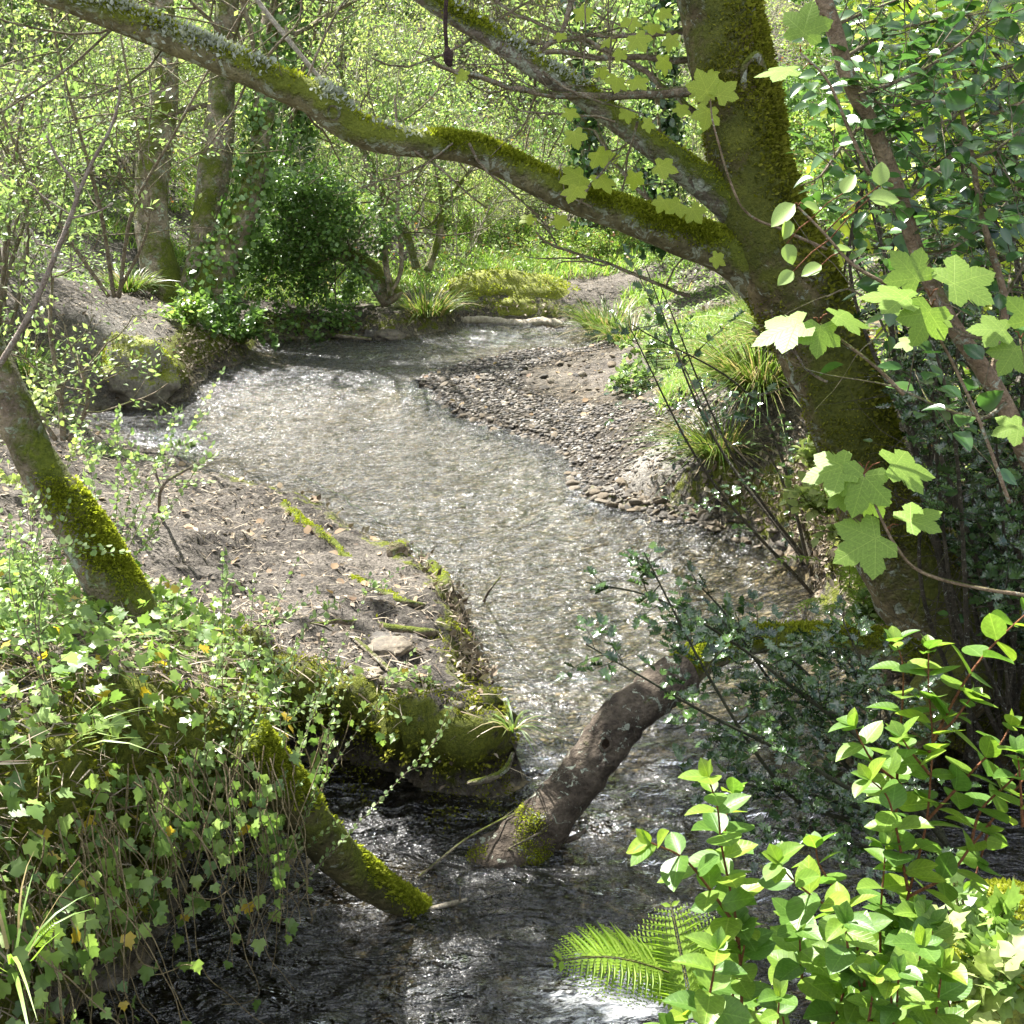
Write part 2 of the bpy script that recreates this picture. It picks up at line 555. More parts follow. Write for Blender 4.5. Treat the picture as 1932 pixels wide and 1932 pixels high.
MOSS_DIM = leaf_mat("trunk_moss", [(.09, .10, .012), (.17, .18, .02), (.26, .26, .04)], .35, .85, .1, 1.4)
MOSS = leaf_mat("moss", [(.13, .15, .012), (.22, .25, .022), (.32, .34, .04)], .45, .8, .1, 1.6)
LICHEN = leaf_mat("grey_lichen", [(.30, .33, .27), (.45, .48, .40), (.36, .38, .33)], .15, .9, .1, 1.0)
L_SPRING = leaf_mat("spring_leaf", [(.10, .165, .055), (.18, .27, .085), (.29, .37, .15), (.15, .23, .075)], .42, .45, .4, 1.5)
L_FRESH = leaf_mat("fresh_leaf", [(.20, .26, .08), (.30, .36, .12), (.42, .47, .20)], .45, .5, .4, 1.5)
L_DARK = leaf_mat("evergreen_leaf", [(.018, .045, .014), (.03, .075, .02), (.05, .11, .03)], .2, .3, .8, 1.6)
L_MID = leaf_mat("mid_green_leaf", [(.07, .13, .035), (.11, .20, .05), (.17, .27, .07)], .35, .35, .6, 1.6)
L_IVY = leaf_mat("ivy_leaf", [(.08, .15, .035), (.17, .27, .06), (.27, .38, .09), (.12, .20, .05)], .35, .42, .6, 1.7, odd=(.03, (.45, .33, .03)))
L_HOLLY = leaf_mat("holly_leaf", [(.02, .045, .014), (.04, .08, .022), (.065, .12, .03)], .12, .17, .9, 1.6)
L_SYC = leaf_mat("sycamore_leaf", [(.16, .28, .05), (.22, .33, .06), (.13, .23, .04)], .42, .5, .35, 1.5, vein='palm')
L_SYCY = leaf_mat("young_sycamore_leaf", [(.28, .38, .05), (.38, .45, .06), (.22, .34, .05)], .52, .45, .4, 1.45, vein='palm')
L_HYP = leaf_mat("shrub_leaf", [(.08, .17, .03), (.16, .27, .035), (.26, .36, .04), (.10, .20, .04), (.20, .30, .03)], .44, .42, .5, 1.5, vein='pin', odd=(.035, (.45, .33, .02)))
L_FERN = leaf_mat("fern_leaf", [(.20, .32, .04), (.28, .40, .05)], .5, .5, .3, 1.5)
L_GRASS = leaf_mat("grass_blade", [(.12, .22, .03), (.20, .33, .05), (.30, .40, .10), (.14, .26, .04)], .4, .45, .4, 1.5, odd=(.12, (.34, .27, .13)))
L_SEDGE = leaf_mat("sedge_blade", [(.06, .12, .018), (.12, .19, .03), (.18, .22, .05)], .35, .4, .5, 1.5, odd=(.2, (.33, .26, .14)))
L_ROUND = leaf_mat("hanging_evergreen_leaf", [(.03, .08, .02), (.05, .12, .03), (.08, .17, .035), (.025, .06, .02)], .3, .25, .8, 1.8)
L_DEADLEAF = leaf_mat("dead_leaf", [(.10, .06, .035), (.25, .17, .10), (.38, .29, .19), (.17, .11, .06)], .15, .7, .2, 1.1)
DEBRIS = leaf_mat("litter_bit", [(.05, .035, .025), (.20, .155, .11), (.42, .36, .28), (.10, .075, .055)], .05, .8, .2, 1.0)
L_BRAM = leaf_mat("bramble_leaf", [(.10, .19, .04), (.18, .30, .06), (.28, .40, .09), (.30, .30, .10)], .4, .45, .5, 1.5, odd=(.06, (.34, .16, .06)))

def ground_material():
    t = NT("woodland_soil")
    p = t.pos()
    A = lambda k: t.n("ShaderNodeAttribute", attribute_name=k).outputs["Fac"]
    n1 = t.noise(1.7, 6, .6, p); n2 = t.noise(14, 6, .7, p); n3 = t.noise(70, 5, .7, p); n6 = t.noise(200, 3, .6, p)
    soil = t.mix(t.ramp(n2, [(.35, 0), (.65, 1)]), (.035, .03, .026), (.15, .132, .11))
    soil = t.mix(t.ramp(n1, [(.44, 0), (.60, 1)]), soil, t.mix(n2, (.08, .07, .058), (.24, .21, .178)))
    soil = t.mix(1.0, soil, t.ramp(n3, [(.36, (.3, .3, .3)), (.64, (1.6, 1.6, 1.6))]), 'MULTIPLY')
    sand = t.mix(t.ramp(n2, [(.3, 0), (.7, 1)]), (.20, .185, .16), (.42, .395, .35))
    sand = t.mix(1.0, sand, t.ramp(n3, [(.3, (.55, .55, .55)), (.7, (1.3, 1.3, 1.3))]), 'MULTIPLY')
    c = t.mix(A("sand"), soil, sand)
    # pebbles: on the bed and the bar
    vo = t.n("ShaderNodeTexVoronoi", {"Scale": 26.0, "Randomness": 1.0, "Vector": p})
    vo2 = t.n("ShaderNodeTexVoronoi", {"Scale": 60.0, "Randomness": 1.0, "Vector": p})
    pc = t.ramp(t.n("ShaderNodeSeparateXYZ", {0: vo.outputs["Color"]}).outputs[0],
                [(0, (.17, .14, .10)), (.25, (.36, .29, .19)), (.5, (.28, .25, .21)), (.75, (.50, .39, .23)), (1, (.66, .60, .50))])
    pc2 = t.ramp(t.n("ShaderNodeSeparateXYZ", {0: vo2.outputs["Color"]}).outputs[0],
                 [(0, (.15, .13, .10)), (.4, (.38, .32, .22)), (.7, (.26, .24, .21)), (1, (.58, .50, .37))])
    pc = t.mix(t.ramp(t.noise(6, 3, .5, p), [(.42, 0), (.55, 1)]), pc, pc2)
    pc = t.mix(1.0, pc, t.ramp(vo.outputs["Distance"], [(0, (1.1, 1.1, 1.1)), (.75, (.45, .45, .45))]), 'MULTIPLY')
    pc = t.mix(A("bar_dark"), pc, t.mix(1.0, pc, (.30, .30, .32), 'MULTIPLY'))  # pebbles of the bar are darker than those of the bed
    c = t.mix(A("bed"), c, pc)
    mossn = t.math('ADD', A("moss"), t.math('MULTIPLY', t.math('SUBTRACT', n2, .5), 1.4))
    mm = t.ramp(t.math('ADD', mossn, t.math('MULTIPLY', t.math('SUBTRACT', n1, .5), .8)), [(.45, 0), (.62, 1)])
    mc = t.mix(t.ramp(n3, [(.3, 0), (.7, 1)]), (.055, .07, .012), (.20, .22, .03))
    c = t.mix(mm, c, mc)
    h = t.math('ADD', t.math('MULTIPLY', n2, 1.2), t.math('MULTIPLY', n3, .6))
    h = t.math('ADD', h, t.math('MULTIPLY', A("bed"), t.math('MULTIPLY', t.math('SUBTRACT', 1, vo.outputs["Distance"]), 1.2)))
    return t.done(t.bsdf(c, .9, .2, t.bump(h, 1.0, .035)))
GROUND = ground_material()

def water_material():
    t = NT("clear_stream_water")
    p = t.pos()
    mp = t.n("ShaderNodeMapping", {"Vector": p, "Scale": (.6, 1.25, 1.0)})
    A = lambda k: t.n("ShaderNodeAttribute", attribute_name=k).outputs["Fac"]
    n1 = t.noise(6.5, 3, .5, mp.outputs[0], 1.3)
    n2 = t.noise(26, 3, .6, mp.outputs[0], .6)
    n3 = t.noise(70, 2, .5, mp.outputs[0])
    h = t.math('ADD', t.math('ADD', t.math('MULTIPLY', n1, 1.0), t.math('MULTIPLY', n2, .36)), t.math('MULTIPLY', n3, .08))
    ch = A("chop")
    h = t.math('MULTIPLY', h, ch)
    b = t.bump(h, 1.0, .12)
    fr = t.n("ShaderNodeFresnel", {"IOR": 1.7, "Normal": b})
    g1 = t.n("ShaderNodeBsdfGlossy", {"Color": (1, 1, 1, 1), "Roughness": .07, "Normal": b})
    g2_ = t.n("ShaderNodeBsdfGlossy", {"Color": (1, 1, 1, 1), "Roughness": .30, "Normal": b})
    gl = t.n("ShaderNodeMixShader", {0: t.math('MULTIPLY_ADD', ch, .38, .05), 1: g1.outputs[0], 2: g2_.outputs[0]})
    tr = t.n("ShaderNodeBsdfTransparent", {"Color": t.mix(A("deep_shade"), (.80, .79, .71), (.36, .35, .29))})  # shade of the near pool is put into this darker tint, besides its depth
    mx = t.n("ShaderNodeMixShader", {0: fr.outputs[0], 1: tr.outputs[0], 2: gl.outputs[0]})
    fo = t.noise(30, 6, .75, mp.outputs[0], 1.2)
    fm = t.ramp(t.math('ADD', t.math('MULTIPLY', A("foam"), .42), t.math('MULTIPLY', fo, .8)), [(.60, 0), (.80, .8)])
    foam = t.bsdf((.75, .77, .78), .5, .5, b)
    mx2 = t.n("ShaderNodeMixShader", {0: fm, 1: mx.outputs[0], 2: foam})
    return t.done(mx2.outputs[0])
WATER = water_material()

def rock_material(name, a, b, moss=0.0):
    t = NT(name)
    p = t.obj() if moss == 0 else t.pos()
    oi = t.n("ShaderNodeObjectInfo").outputs["Random"]
    n1 = t.noise(12, 6, .65, p); n2 = t.noise(60, 4, .6, p)
    c = t.mix(t.ramp(n1, [(.3, 0), (.7, 1)]), a, b)
    if moss == 0:
        c = t.mix(1.0, c, t.ramp(oi, [(0, (.5, .52, .56)), (.35, (1, .95, .85)), (.7, (1.25, 1.1, .85)), (1, (1.5, 1.45, 1.35))]), 'MULTIPLY')
    c = t.mix(1.0, c, t.ramp(n2, [(.3, (.7, .7, .7)), (.7, (1.2, 1.2, 1.2))]), 'MULTIPLY')
    h = t.math('ADD', n1, t.math('MULTIPLY', n2, .5))
    if moss > 0:
        up = t.math('MULTIPLY_ADD', t.nz(), .3, t.math('ADD', n1, moss - .62))
        mm = t.ramp(up, [(.42, 0), (.56, 1)])
        mc = t.mix(t.ramp(n2, [(.3, 0), (.7, 1)]), (.07, .085, .012), (.24, .25, .03))
        c = t.mix(mm, c, mc)
        h = t.math('ADD', h, t.math('MULTIPLY', mm, n2))
    return t.done(t.bsdf(c, .75, .35, t.bump(h, .8, .01)))
STONE = rock_material("stream_stone", (.05, .045, .04), (.20, .175, .145))
MOSSROCK = rock_material("mossy_stone", (.20, .18, .15), (.42, .38, .32), .72)
ROPE = bark_mat("dark_rope", (.03, .018, .016), (.10, .06, .05), 0, 0, 4)
# ------------------------------------------------------------------ terrain
# shore of the stream, (place, width of the bank's slope); first the left shore from far to near
def g2(px, py, z): return tuple(G(px, py, z)[:2])
shore = [ (g2(1085, 592, .1), .3), (g2(1070, 606, 0), .2), (g2(960, 602, 0), .2), (g2(880, 606, 0), .2), (g2(845, 622, 0), .15), (g2(740, 636, 0), .15), (g2(620, 636, 0), .15),
         (g2(500, 640, 0), .2), (g2(472, 672, 0), .2), (g2(385, 712, 0), .25), (g2(350, 752, 0), .2), (g2(290, 762, 0), .2), (g2(180, 768, 0), .5), (g2(150, 800, 0), .8),
         (g2(260, 835, .03), .8), (g2(400, 885, .05), .5), (g2(500, 912, .08), .3), (g2(620, 948, .11), .25), (g2(700, 995, .13), .2), (g2(768, 1034, .18), .13),
         (g2(856, 1104, .22), .12), (g2(866, 1150, .25), .12), (g2(900, 1212, .28), .12), (g2(932, 1290, .3), .12), (g2(985, 1350, .32), .12), (g2(1010, 1430, .24), .14),
         (g2(990, 1540, 0), .14), (g2(880, 1578, 0), .14), (g2(720, 1535, 0), .16), (g2(600, 1500, 0), .16),
         ((-.95, 4.15), .2), ((-.72, 3.7), .22), ((-.58, 3.35), .25), ((-.66, 3.08), .22), ((-.88, 2.84), .2), ((-.98, 2.5), .2), ((-1.0, 2.1), .2), ((-1.05, 1.5), .2), ((-1.1, 0), .3), ((-1.1, -6), .3),
         ((1.6, -6), .3), ((.75, 0), .3), ((.6, 1.3), .3), ((.62, 1.72), .25), ((.78, 2.05), .25), ((1.05, 2.35), .25), ((1.7, 2.75), .25), ((3.2, 3.0), .3), ((6.5, 2.8), .4),
         ((6.5, 4.5), .4), ((2.9, 4.45), .3), ((2.2, 4.62), .25), ((1.95, 4.9), .25), (g2(1680, 1200, .03), .2), (g2(1560, 1165, 0), .2), (g2(1545, 1085, 0), .2), (g2(1485, 1030, 0), .2), (g2(1400, 1004, 0), .25), (g2(1300, 985, 0), .3),
         (g2(1180, 955, 0), .3), (g2(1085, 930, 0), .3), (g2(1100, 890, 0), .5), (g2(1030, 842, 0), .5), (g2(920, 800, 0), .6), (g2(830, 765, 0), .7), (g2(790, 722, 0), .7),
         (g2(860, 690, 0), .7), (g2(1000, 660, 0), .7), (g2(1120, 662, 0), .5), (g2(1140, 640, 0), .25), (g2(1112, 604, .05), .25), ]
SP_ = np.array([s[0] for s in shore]); SW = np.array([s[1] for s in shore])

def shore_dist(x, y):
    """signed distance to the shore (+ on land) and slope width there"""
    q = np.stack([x, y], -1)
    best = np.full(len(q), 1e9); wd = np.zeros(len(q)); inside = np.zeros(len(q), bool)
    n = len(SP_)
    for i in range(n):
        a, b = SP_[i], SP_[(i + 1) % n]
        ab = b - a
        t = np.clip(((q - a) @ ab) / max(ab @ ab, 1e-9), 0, 1)
        d = np.hypot(q[:, 0] - a[0] - t * ab[0], q[:, 1] - a[1] - t * ab[1])
        m = d < best
        best[m] = d[m]; wd[m] = (SW[i] + (SW[(i + 1) % n] - SW[i]) * t)[m]
        c = ((a[1] > q[:, 1]) != (b[1] > q[:, 1]))
        xi = a[0] + (q[:, 1] - a[1]) * (b[0] - a[0]) / (b[1] - a[1] if abs(b[1] - a[1]) > 1e-9 else 1e-9)
        inside ^= c & (q[:, 0] < xi)
    return np.where(inside, -best, best), wd

cpx = [(400, 870, .10), (500, 895, .12), (620, 935, .14), (700, 980, .16), (740, 1030, .22), (835, 1100, .25), (845, 1150, .28), (885, 1210, .32), (905, 1290, .34), (940, 1345, .38), (965, 1385, .38),
       (300, 850, .14), (180, 830, .22), (60, 850, .38), (400, 1000, .3), (550, 1050, .32), (650, 1150, .38), (780, 1250, .40), (700, 1310, .44), (570, 1300, .45), (420, 1150, .55), (300, 1050, .5), (150, 1000, .6), (0, 950, .7),
       (0, 1130, .95), (230, 1150, .92), (400, 1220, .80), (480, 1300, .78), (520, 1390, .70), (300, 1300, 1.0), (150, 1350, 1.08), (0, 1300, 1.15), (350, 1420, .92), (200, 1450, 1.0), (50, 1550, 1.05), (0, 1700, 1.12), (-100, 1932, 1.2),
       (1000, 690, .035), (900, 740, .03), (1000, 780, .035), (1100, 750, .05), (1100, 840, .06), (1150, 800, .13), (1230, 760, .42), (1310, 800, .45), (1250, 880, .25), (1150, 905, .07), (1200, 940, .04), (1330, 960, .06), (1400, 950, .12), (1450, 900, .3), (1380, 850, .42), (1500, 980, .2), (1160, 700, .12), (1220, 650, .35), (1160, 600, .22),
       (1590, 1100, .15), (1650, 1150, .28), (1700, 1050, .5), (1850, 1280, .3), (1932, 1250, .55), (1900, 1100, .75), (1800, 950, .8), (1932, 900, 1.0), (1700, 850, .8), (1600, 750, .9), (1900, 700, 1.5), (1500, 650, 1.0),
       (500, 570, .38), (700, 575, .3), (840, 605, .12), (450, 530, .5), (850, 560, .25), (960, 560, .2), (1070, 570, .2), (480, 640, .12), (330, 580, .55), (200, 600, .75), (100, 650, .6), (150, 740, .25), (300, 700, .42), (350, 680, .3), (200, 750, .12), (20, 560, 1.1), (0, 740, .5), (100, 790, .1), (-200, 650, 1.2)]
cw = [tuple(G(a, b, z)[:2]) + (z,) for a, b, z in cpx]
cw += [(-8, 16, 2.6), (-10, 10, 2.6), (-6, 6, 1.8), (-5, 3, 1.5), (-2.5, 1.5, 1.2), (-2, 0, 1.2), (-3, -5, 1.2), (3, -5, 1.2), (2, 0, 1.15), (1.2, 1.2, 1.02), (.85, 1.7, .95), (1.1, 1.9, .95), (2.5, 2.2, .95), (5, 2, 1.2), (6, 6, 2.0), (9, 10, 4), (8, 16, 4.5),
       (0, 18.5, .6), (.6, 17, .4), (3, 18, 1.2), (3.2, 13, .9), (4, 10, 1.3), (5, 14, 2.2), (-1.5, 18, .7), (-4, 19, 1.4), (0, 24, 2.2), (4, 24, 3.5), (8, 26, 6), (-8, 26, 4.5), (0, 32, 5.5), (0, 42, 10), (20, 30, 13), (-20, 30, 9), (25, 10, 11), (-25, 10, 8), (-25, -10, 6), (25, -10, 8), (0, -12, 1.2), (60, 60, 30), (-60, 60, 26), (0, 80, 24), (70, 0, 25), (-70, 0, 20), (0, -60, 3)]
cw = np.array(cw)
_K = np.hypot(cw[:, None, 0] - cw[None, :, 0], cw[:, None, 1] - cw[None, :, 1])
_n = len(cw)
_A = np.zeros((_n + 3, _n + 3)); _A[:_n, :_n] = _K - np.eye(_n) * .02
_A[:_n, _n] = 1; _A[:_n, _n + 1:] = cw[:, :2]; _A[_n, :_n] = 1; _A[_n + 1:, :_n] = cw[:, :2].T
_w = np.linalg.solve(_A, np.concatenate([cw[:, 2], [0, 0, 0]]))

def smooth(a, b, t):
    t = np.clip((t - a) / (b - a), 0, 1); return t * t * (3 - 2 * t)

def ground_z(x, y, full=False):
    x = np.atleast_1d(np.asarray(x, float)); y = np.atleast_1d(np.asarray(y, float))
    h = np.zeros(len(x))
    for i in range(_n):
        h += _w[i] * np.hypot(x - cw[i, 0], y - cw[i, 1])
    h += _w[_n] + _w[_n + 1] * x + _w[_n + 2] * y
    h = np.maximum(h, .03)
    d, wd = shore_dist(x + .06 * fbm2(x, y, 3.1, 3, 5), y + .06 * fbm2(x, y, 3.3, 3, 8))
    far = smooth(9, 16, np.hypot(x, y))
    steepish = smooth(.45, .2, wd)
    h = h + steepish * (.035 * fbm2(x, y, 2.2, 4, 1) + .014 * fbm2(x, y, 11, 3, 2)) + (1 - steepish) * .012 * fbm2(x, y, 9, 3, 2)
    h = h + far * .15 * fbm2(x, y, .6, 3, 3)
    # long ribs of roots and worn steps on the bare left bank
    rb = smooth(-3, -1.5, x) * smooth(.6, -.2, x) * smooth(3.6, 4.3, y) * smooth(8.5, 7, y)
    h = h + rb * .065 * (np.abs(fbm2(x * .6 + y * .5, y * 1.0 - x * .9, 3.2, 4, 21)) - .25)
    e = smooth(0, 1, d / wd)
    land = e ** .7 * h
    bed = -.05 - (.11 + .16 * smooth(4.9, 4.0, y)) * smooth(0, .5, -d) + .02 * fbm2(x, y, 4, 3, 4)
    z = np.where(d > 0, np.maximum(land, -.02 + .06 * smooth(0, .06, d)), bed * smooth(0, .08, -d))
    return (z, d, wd, h) if full else z

def gz(x, y): return float(ground_z([x], [y])[0])

def axis(segs):
    out = []
    for a, b, s in segs:
        out.append(np.arange(a, b - 1e-6, s))
    return np.concatenate(out + [[segs[-1][1]]])
gx = np.concatenate([-(np.geomspace(7, 120, 40)[::-1]), axis([(-6.8, -3.2, .08), (-3.2, 3.2, .03), (3.2, 6.8, .08)]), np.geomspace(7, 120, 40)])
gy = np.concatenate([-(np.geomspace(2, 80, 22)[::-1]), axis([(-1.8, 1.6, .12), (1.6, 7.5, .03), (7.5, 19, .05)]), np.geomspace(19.2, 130, 70)])
XX, YY = np.meshgrid(gx, gy)
xf, yf = XX.ravel(), YY.ravel()
zf, df, wdf, hf = ground_z(xf, yf, True)
V = np.stack([xf, yf, zf], -1)
# lumps pushed out of the steep faces
gZ = zf.reshape(XX.shape)
dzx = np.gradient(gZ, gx, axis=1).ravel(); dzy = np.gradient(gZ, gy, axis=0).ravel()
Nn = nrm(np.stack([-dzx, -dzy, np.ones_like(dzx)], -1))
steep = smooth(.85, .3, Nn[:, 2])
near = smooth(20, 14, np.hypot(xf, yf))
V += Nn * (steep * near * (.055 * fbm(V * 5, 4, 31) + .025 * fbm(V * 17, 3, 33) + .03))[:, None]
V[:, 2] += (yf < 16) * (df > .05) * near * .010 * fbm2(xf, yf, 16, 3, 35)
nxg, nyg = len(gx), len(gy)
a = (np.arange(nyg - 1)[:, None] * nxg + np.arange(nxg - 1)[None, :]).ravel()
quads = np.stack([a, a + 1, a + 1 + nxg, a + nxg], -1)
pxx, pyy, _ = to_px(V)
bedm = smooth(.03, -.03, df)
barm = (wdf > .33) * smooth(-.25, .05, df) * smooth(1.5, .9, df) * (xf > -1.6) * (yf < 15) * (yf > 5)
sandm = smooth(.75, .25, np.hypot((xf - G(1235, 800, .35)[0]) / 1.0, (yf - G(1235, 800, .35)[1]) / 1.6)) + smooth(150, 60, np.hypot(pxx - 200, pyy - 690)) * .6 * (yf > 8)
mossm = .15 + .34 * smooth(.10, .02, df - wdf) * (wdf < .35) + .2 * smooth(.8, .4, Nn[:, 2]) + .28 * smooth(15.5, 18, yf) + .12 * (xf < -.5) * (yf < 4) + .1 * smooth(4, 7, np.abs(xf))
mossm = mossm - .3 * (steep > .5) * smooth(.2, .05, V[:, 2])
mossm = np.where(np.maximum(barm, sandm) > .4, .1, mossm) * (1 - bedm)
# the lip of the near left bank overhangs: the face below it is washed back
cave = (xf < -.3) * (xf > -2.2) * smooth(1.0, 1.5, yf) * smooth(4.0, 3.6, yf)
V[:, 0] -= .50 * cave * smooth(.60, .35, V[:, 2]) * smooth(-.7, -.02, df) * smooth(.5, .25, df)
nose = (xf > -1.15) * (xf < .25) * smooth(3.6, 3.75, yf) * smooth(5.0, 4.8, yf)
V[:, 1] += .26 * nose * smooth(.27, .10, V[:, 2]) * smooth(-.5, -.02, df) * smooth(.4, .2, df)
mb = MB().add(V, quads)
ground = solo("ground", mb, GROUND, None, None, attrs={"bed": np.clip(bedm + barm, 0, 1), "sand": np.clip(sandm, 0, 1), "moss": mossm, "bar_dark": np.clip(barm, 0, 1)}, kind="structure")

vis = near > 0
def face_pts(cond, n, jit=.02):
    wgt = cond * np.clip(1 / np.maximum(Nn[:, 2], .12), 1, 8) * (df > 0)
    i = np.random.default_rng(5).choice(len(V), n, p=wgt / wgt.sum())
    return V[i] + np.random.default_rng(6).normal(0, jit, (n, 3)), Nn[i]

# ------------------------------------------------------------------ water
wx = np.concatenate([axis([(-3.6, 3.4, .025)]), np.arange(3.5, 7, .1)]); wy = np.concatenate([np.arange(-6, 1.9, .2), axis([(2.0, 8, .025), (8, 24, .06)])])
WX, WY = np.meshgrid(wx, wy)
x, y = WX.ravel(), WY.ravel()
flow = np.stack([x * .75, y * 1.4, np.zeros_like(x)], -1)
amp = .55 + .45 * fbm2(x, y, .9, 2, 50)
z = (.018 * fbm(flow * 4.6, 3, 41) - .030 * np.abs(fbm(flow * 5.2, 2, 47)) + .010 * fbm(flow * 13, 2, 43) + .012) * np.clip(amp, .3, 1.3) * (1 + .7 * smooth(4.6, 3.6, y))
foam = .66 * smooth(.5, .05, np.hypot((x - .36) / 1.3, (y - 3.0) / .8)) + .10 * smooth(.6, .1, np.hypot((x + .25) / 2.2, (y - 2.9)))
z += .02 * foam * np.abs(fbm(flow * 9, 3, 45))
n_, m_ = len(wx), len(wy)
a = (np.arange(m_ - 1)[:, None] * n_ + np.arange(n_ - 1)[None, :]).ravel()
mb = MB().add(np.stack([x, y, z], -1), np.stack([a, a + 1, a + 1 + n_, a + n_], -1))
chop = np.clip(.72 + .45 * fbm2(x * 1.3, y * .8, 1.1, 4, 55) + .2 * smooth(7, 10, y) - .45 * smooth(.7, 1.3, x) * smooth(7.4, 6.6, y) * smooth(4.5, 5.2, y) + .35 * smooth(4.2, 3.4, y), .14, 1.35)
solo("stream", mb, WATER, None, None, attrs={"foam": foam, "chop": chop, "deep_shade": smooth(5.0, 4.2, y + .25 * x)}, kind="structure")

def moss_tufts(mb, pos, nor, n, size, rng, upw=.5, mask=None, sc=4.0, thr=-.1, grav=.0):
    """short blades standing on a surface where moss grows"""
    wgt = np.clip(nor[:, 2] * upw + fbm(pos * sc, 3, 77) * .8 - thr, 0, 1)
    if mask is not None: wgt = wgt * mask
    if wgt.sum() <= 0: return
    i = rng.choice(len(pos), n, p=wgt / wgt.sum())
    p = pos[i] + rng.normal(0, size * 1.1, (n, 3)) * .9
    nn = nor[i]
    p = p - nn * np.sum((p - pos[i]) * nn, 1, keepdims=True) - nn * size * .2
    d = nrm(nn + rng.normal(0, .6, (n, 3)) + np.array([0, 0, -grav]))
    leaves(mb, p, d, rdir(rng, n), size * rng.uniform(.6, 1.5, n), T_TINY, uvs=False)

# ------------------------------------------------------------------ the big sycamore
rng = np.random.default_rng(3)
def ppath(lst, wscale=.5):
    """[(px, py, D, width px)] -> points, radii"""
    pts = [P(a, b, D) for a, b, D, wd in lst]
    rr = [wd * wscale * D / F for a, b, D, wd in lst]
    return pts, rr

tb = P(1850, 1290, 5.1)
syc = thing("sycamore_tree", "big moss covered sycamore leaning over the stream from the right bank with long low limb", "tree", (tb[0], tb[1], gz(tb[0], tb[1])))
trunk = [(1990, 1440, 5.1, 320), (1880, 1290, 5.1, 270), (1790, 1180, 5.08, 215), (1715, 1060, 5.05, 180), (1657, 930, 5.02, 165), (1612, 820, 5, 160), (1574, 710, 5, 160), (1530, 610, 5, 160), (1482, 520, 5, 165), (1445, 440, 5, 158),
         (1420, 340, 5, 155), (1400, 240, 5, 158), (1384, 150, 5, 158), (1366, 60, 5, 152), (1345, -40, 5, 150), (1310, -250, 5, 140), (1290, -600, 4.9, 120), (1200, -1000, 4.7, 100), (1000, -1500, 4.5, 60)]
mb = MB(); mo = MB(); mot = MB()
pts, rr = ppath(trunk)
pos, nor = tube(mb, pts, rr, 72, .022, rough=.05, nsc=9, lump=.10, seed=1, ret=True)
# root spurs
for (a, b, c, wd) in [((1870, 1250, 5.0), (1760, 1330, 4.75), (1700, 1420, 4.7), 150), ((1900, 1300, 5.1), (2080, 1400, 4.9), (2250, 1480, 4.8), 200), ((1800, 1170, 5.1), (1730, 1230, 5.3), (1640, 1240, 5.5), 110)]:
    pp, r2 = ppath([a + (wd,), b + (wd * .75,), c + (wd * .3,)])
    tube(mb, pp, r2, 28, .04, rough=.07, nsc=8, lump=.15, seed=4)
part("trunk", mb, TRUNK_BARK, syc)
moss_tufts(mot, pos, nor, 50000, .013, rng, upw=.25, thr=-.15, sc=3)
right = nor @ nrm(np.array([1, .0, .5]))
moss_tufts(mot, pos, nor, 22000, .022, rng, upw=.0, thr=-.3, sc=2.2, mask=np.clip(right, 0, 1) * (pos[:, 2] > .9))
limb1 = [(1470, 540, 5.02, 130), (1400, 490, 5, 98), (1335, 464, 4.98, 76), (1200, 415, 4.93, 60), (1080, 372, 4.9, 58), (1000, 335, 4.87, 58), (930, 298, 4.85, 60), (870, 279, 4.83, 56), (800, 272, 4.8, 54), (740, 265, 4.8, 55), (690, 252, 4.78, 60), (650, 230, 4.76, 62), (620, 203, 4.75, 72), (585, 182, 4.74, 62), (500, 146, 4.7, 58), (400, 104, 4.67, 55),
         (300, 64, 4.64, 52), (200, 24, 4.6, 50), (100, -12, 4.57, 48), (-60, -70, 4.5, 45), (-300, -200, 4.4, 50), (-700, -420, 4.2, 30)]
mb = MB()
pts, rr = ppath(limb1)
pos1, nor1 = tube(mb, pts, rr, 40, .018, rough=.06, nsc=10, lump=.08, seed=7, ret=True)
part("limb", mb, SYC_BARK, syc, label="long mossy limb sagging across the stream to the top left corner")
px1 = to_px(pos1)[0]
moss_tufts(mo, pos1, nor1, 24000, .011, rng, upw=.9, thr=.25, sc=5, mask=smooth(760, 860, px1) + .12)
moss_tufts(mo, pos1, nor1, 12000, .016, rng, upw=1.2, thr=.45, sc=3, mask=smooth(780, 860, px1) + .08)
li = MB()
moss_tufts(li, pos1, nor1, 8000, .019, rng, upw=1.3, thr=.75, sc=7, mask=smooth(820, 740, px1) * (np.abs(px1 - 560) > 45))
limb2 = [(1440, 430, 5, 110), (1370, 376, 4.98, 72), (1310, 333, 4.95, 56), (1240, 281, 4.9, 48), (1150, 216, 4.85, 44), (1080, 166, 4.8, 42), (1010, 126, 4.77, 40), (930, 72, 4.73, 39), (850, 24, 4.7, 37), (780, -20, 4.67, 35), (650, -100, 4.6, 32), (400, -300, 4.5, 30)]
mb = MB()
pts, rr = ppath(limb2)
pos2, nor2 = tube(mb, pts, rr, 32, .018, rough=.06, nsc=11, lump=.07, seed=9, ret=True)
part("limb", mb, BARE_BARK, syc, label="greyer upper limb patched with lichen")
px2 = to_px(pos2)[0]
moss_tufts(mo, pos2, nor2, 9000, .013, rng, upw=1.1, thr=.35, sc=4)
moss_tufts(li, pos2, nor2, 3500, .015, rng, upw=1.1, thr=.6, sc=8, mask=smooth(1180, 1050, px2))
part("moss", mo, MOSS, syc, kind="stuff")
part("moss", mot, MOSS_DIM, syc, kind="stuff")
part("lichen", li, LICHEN, syc, kind="stuff")
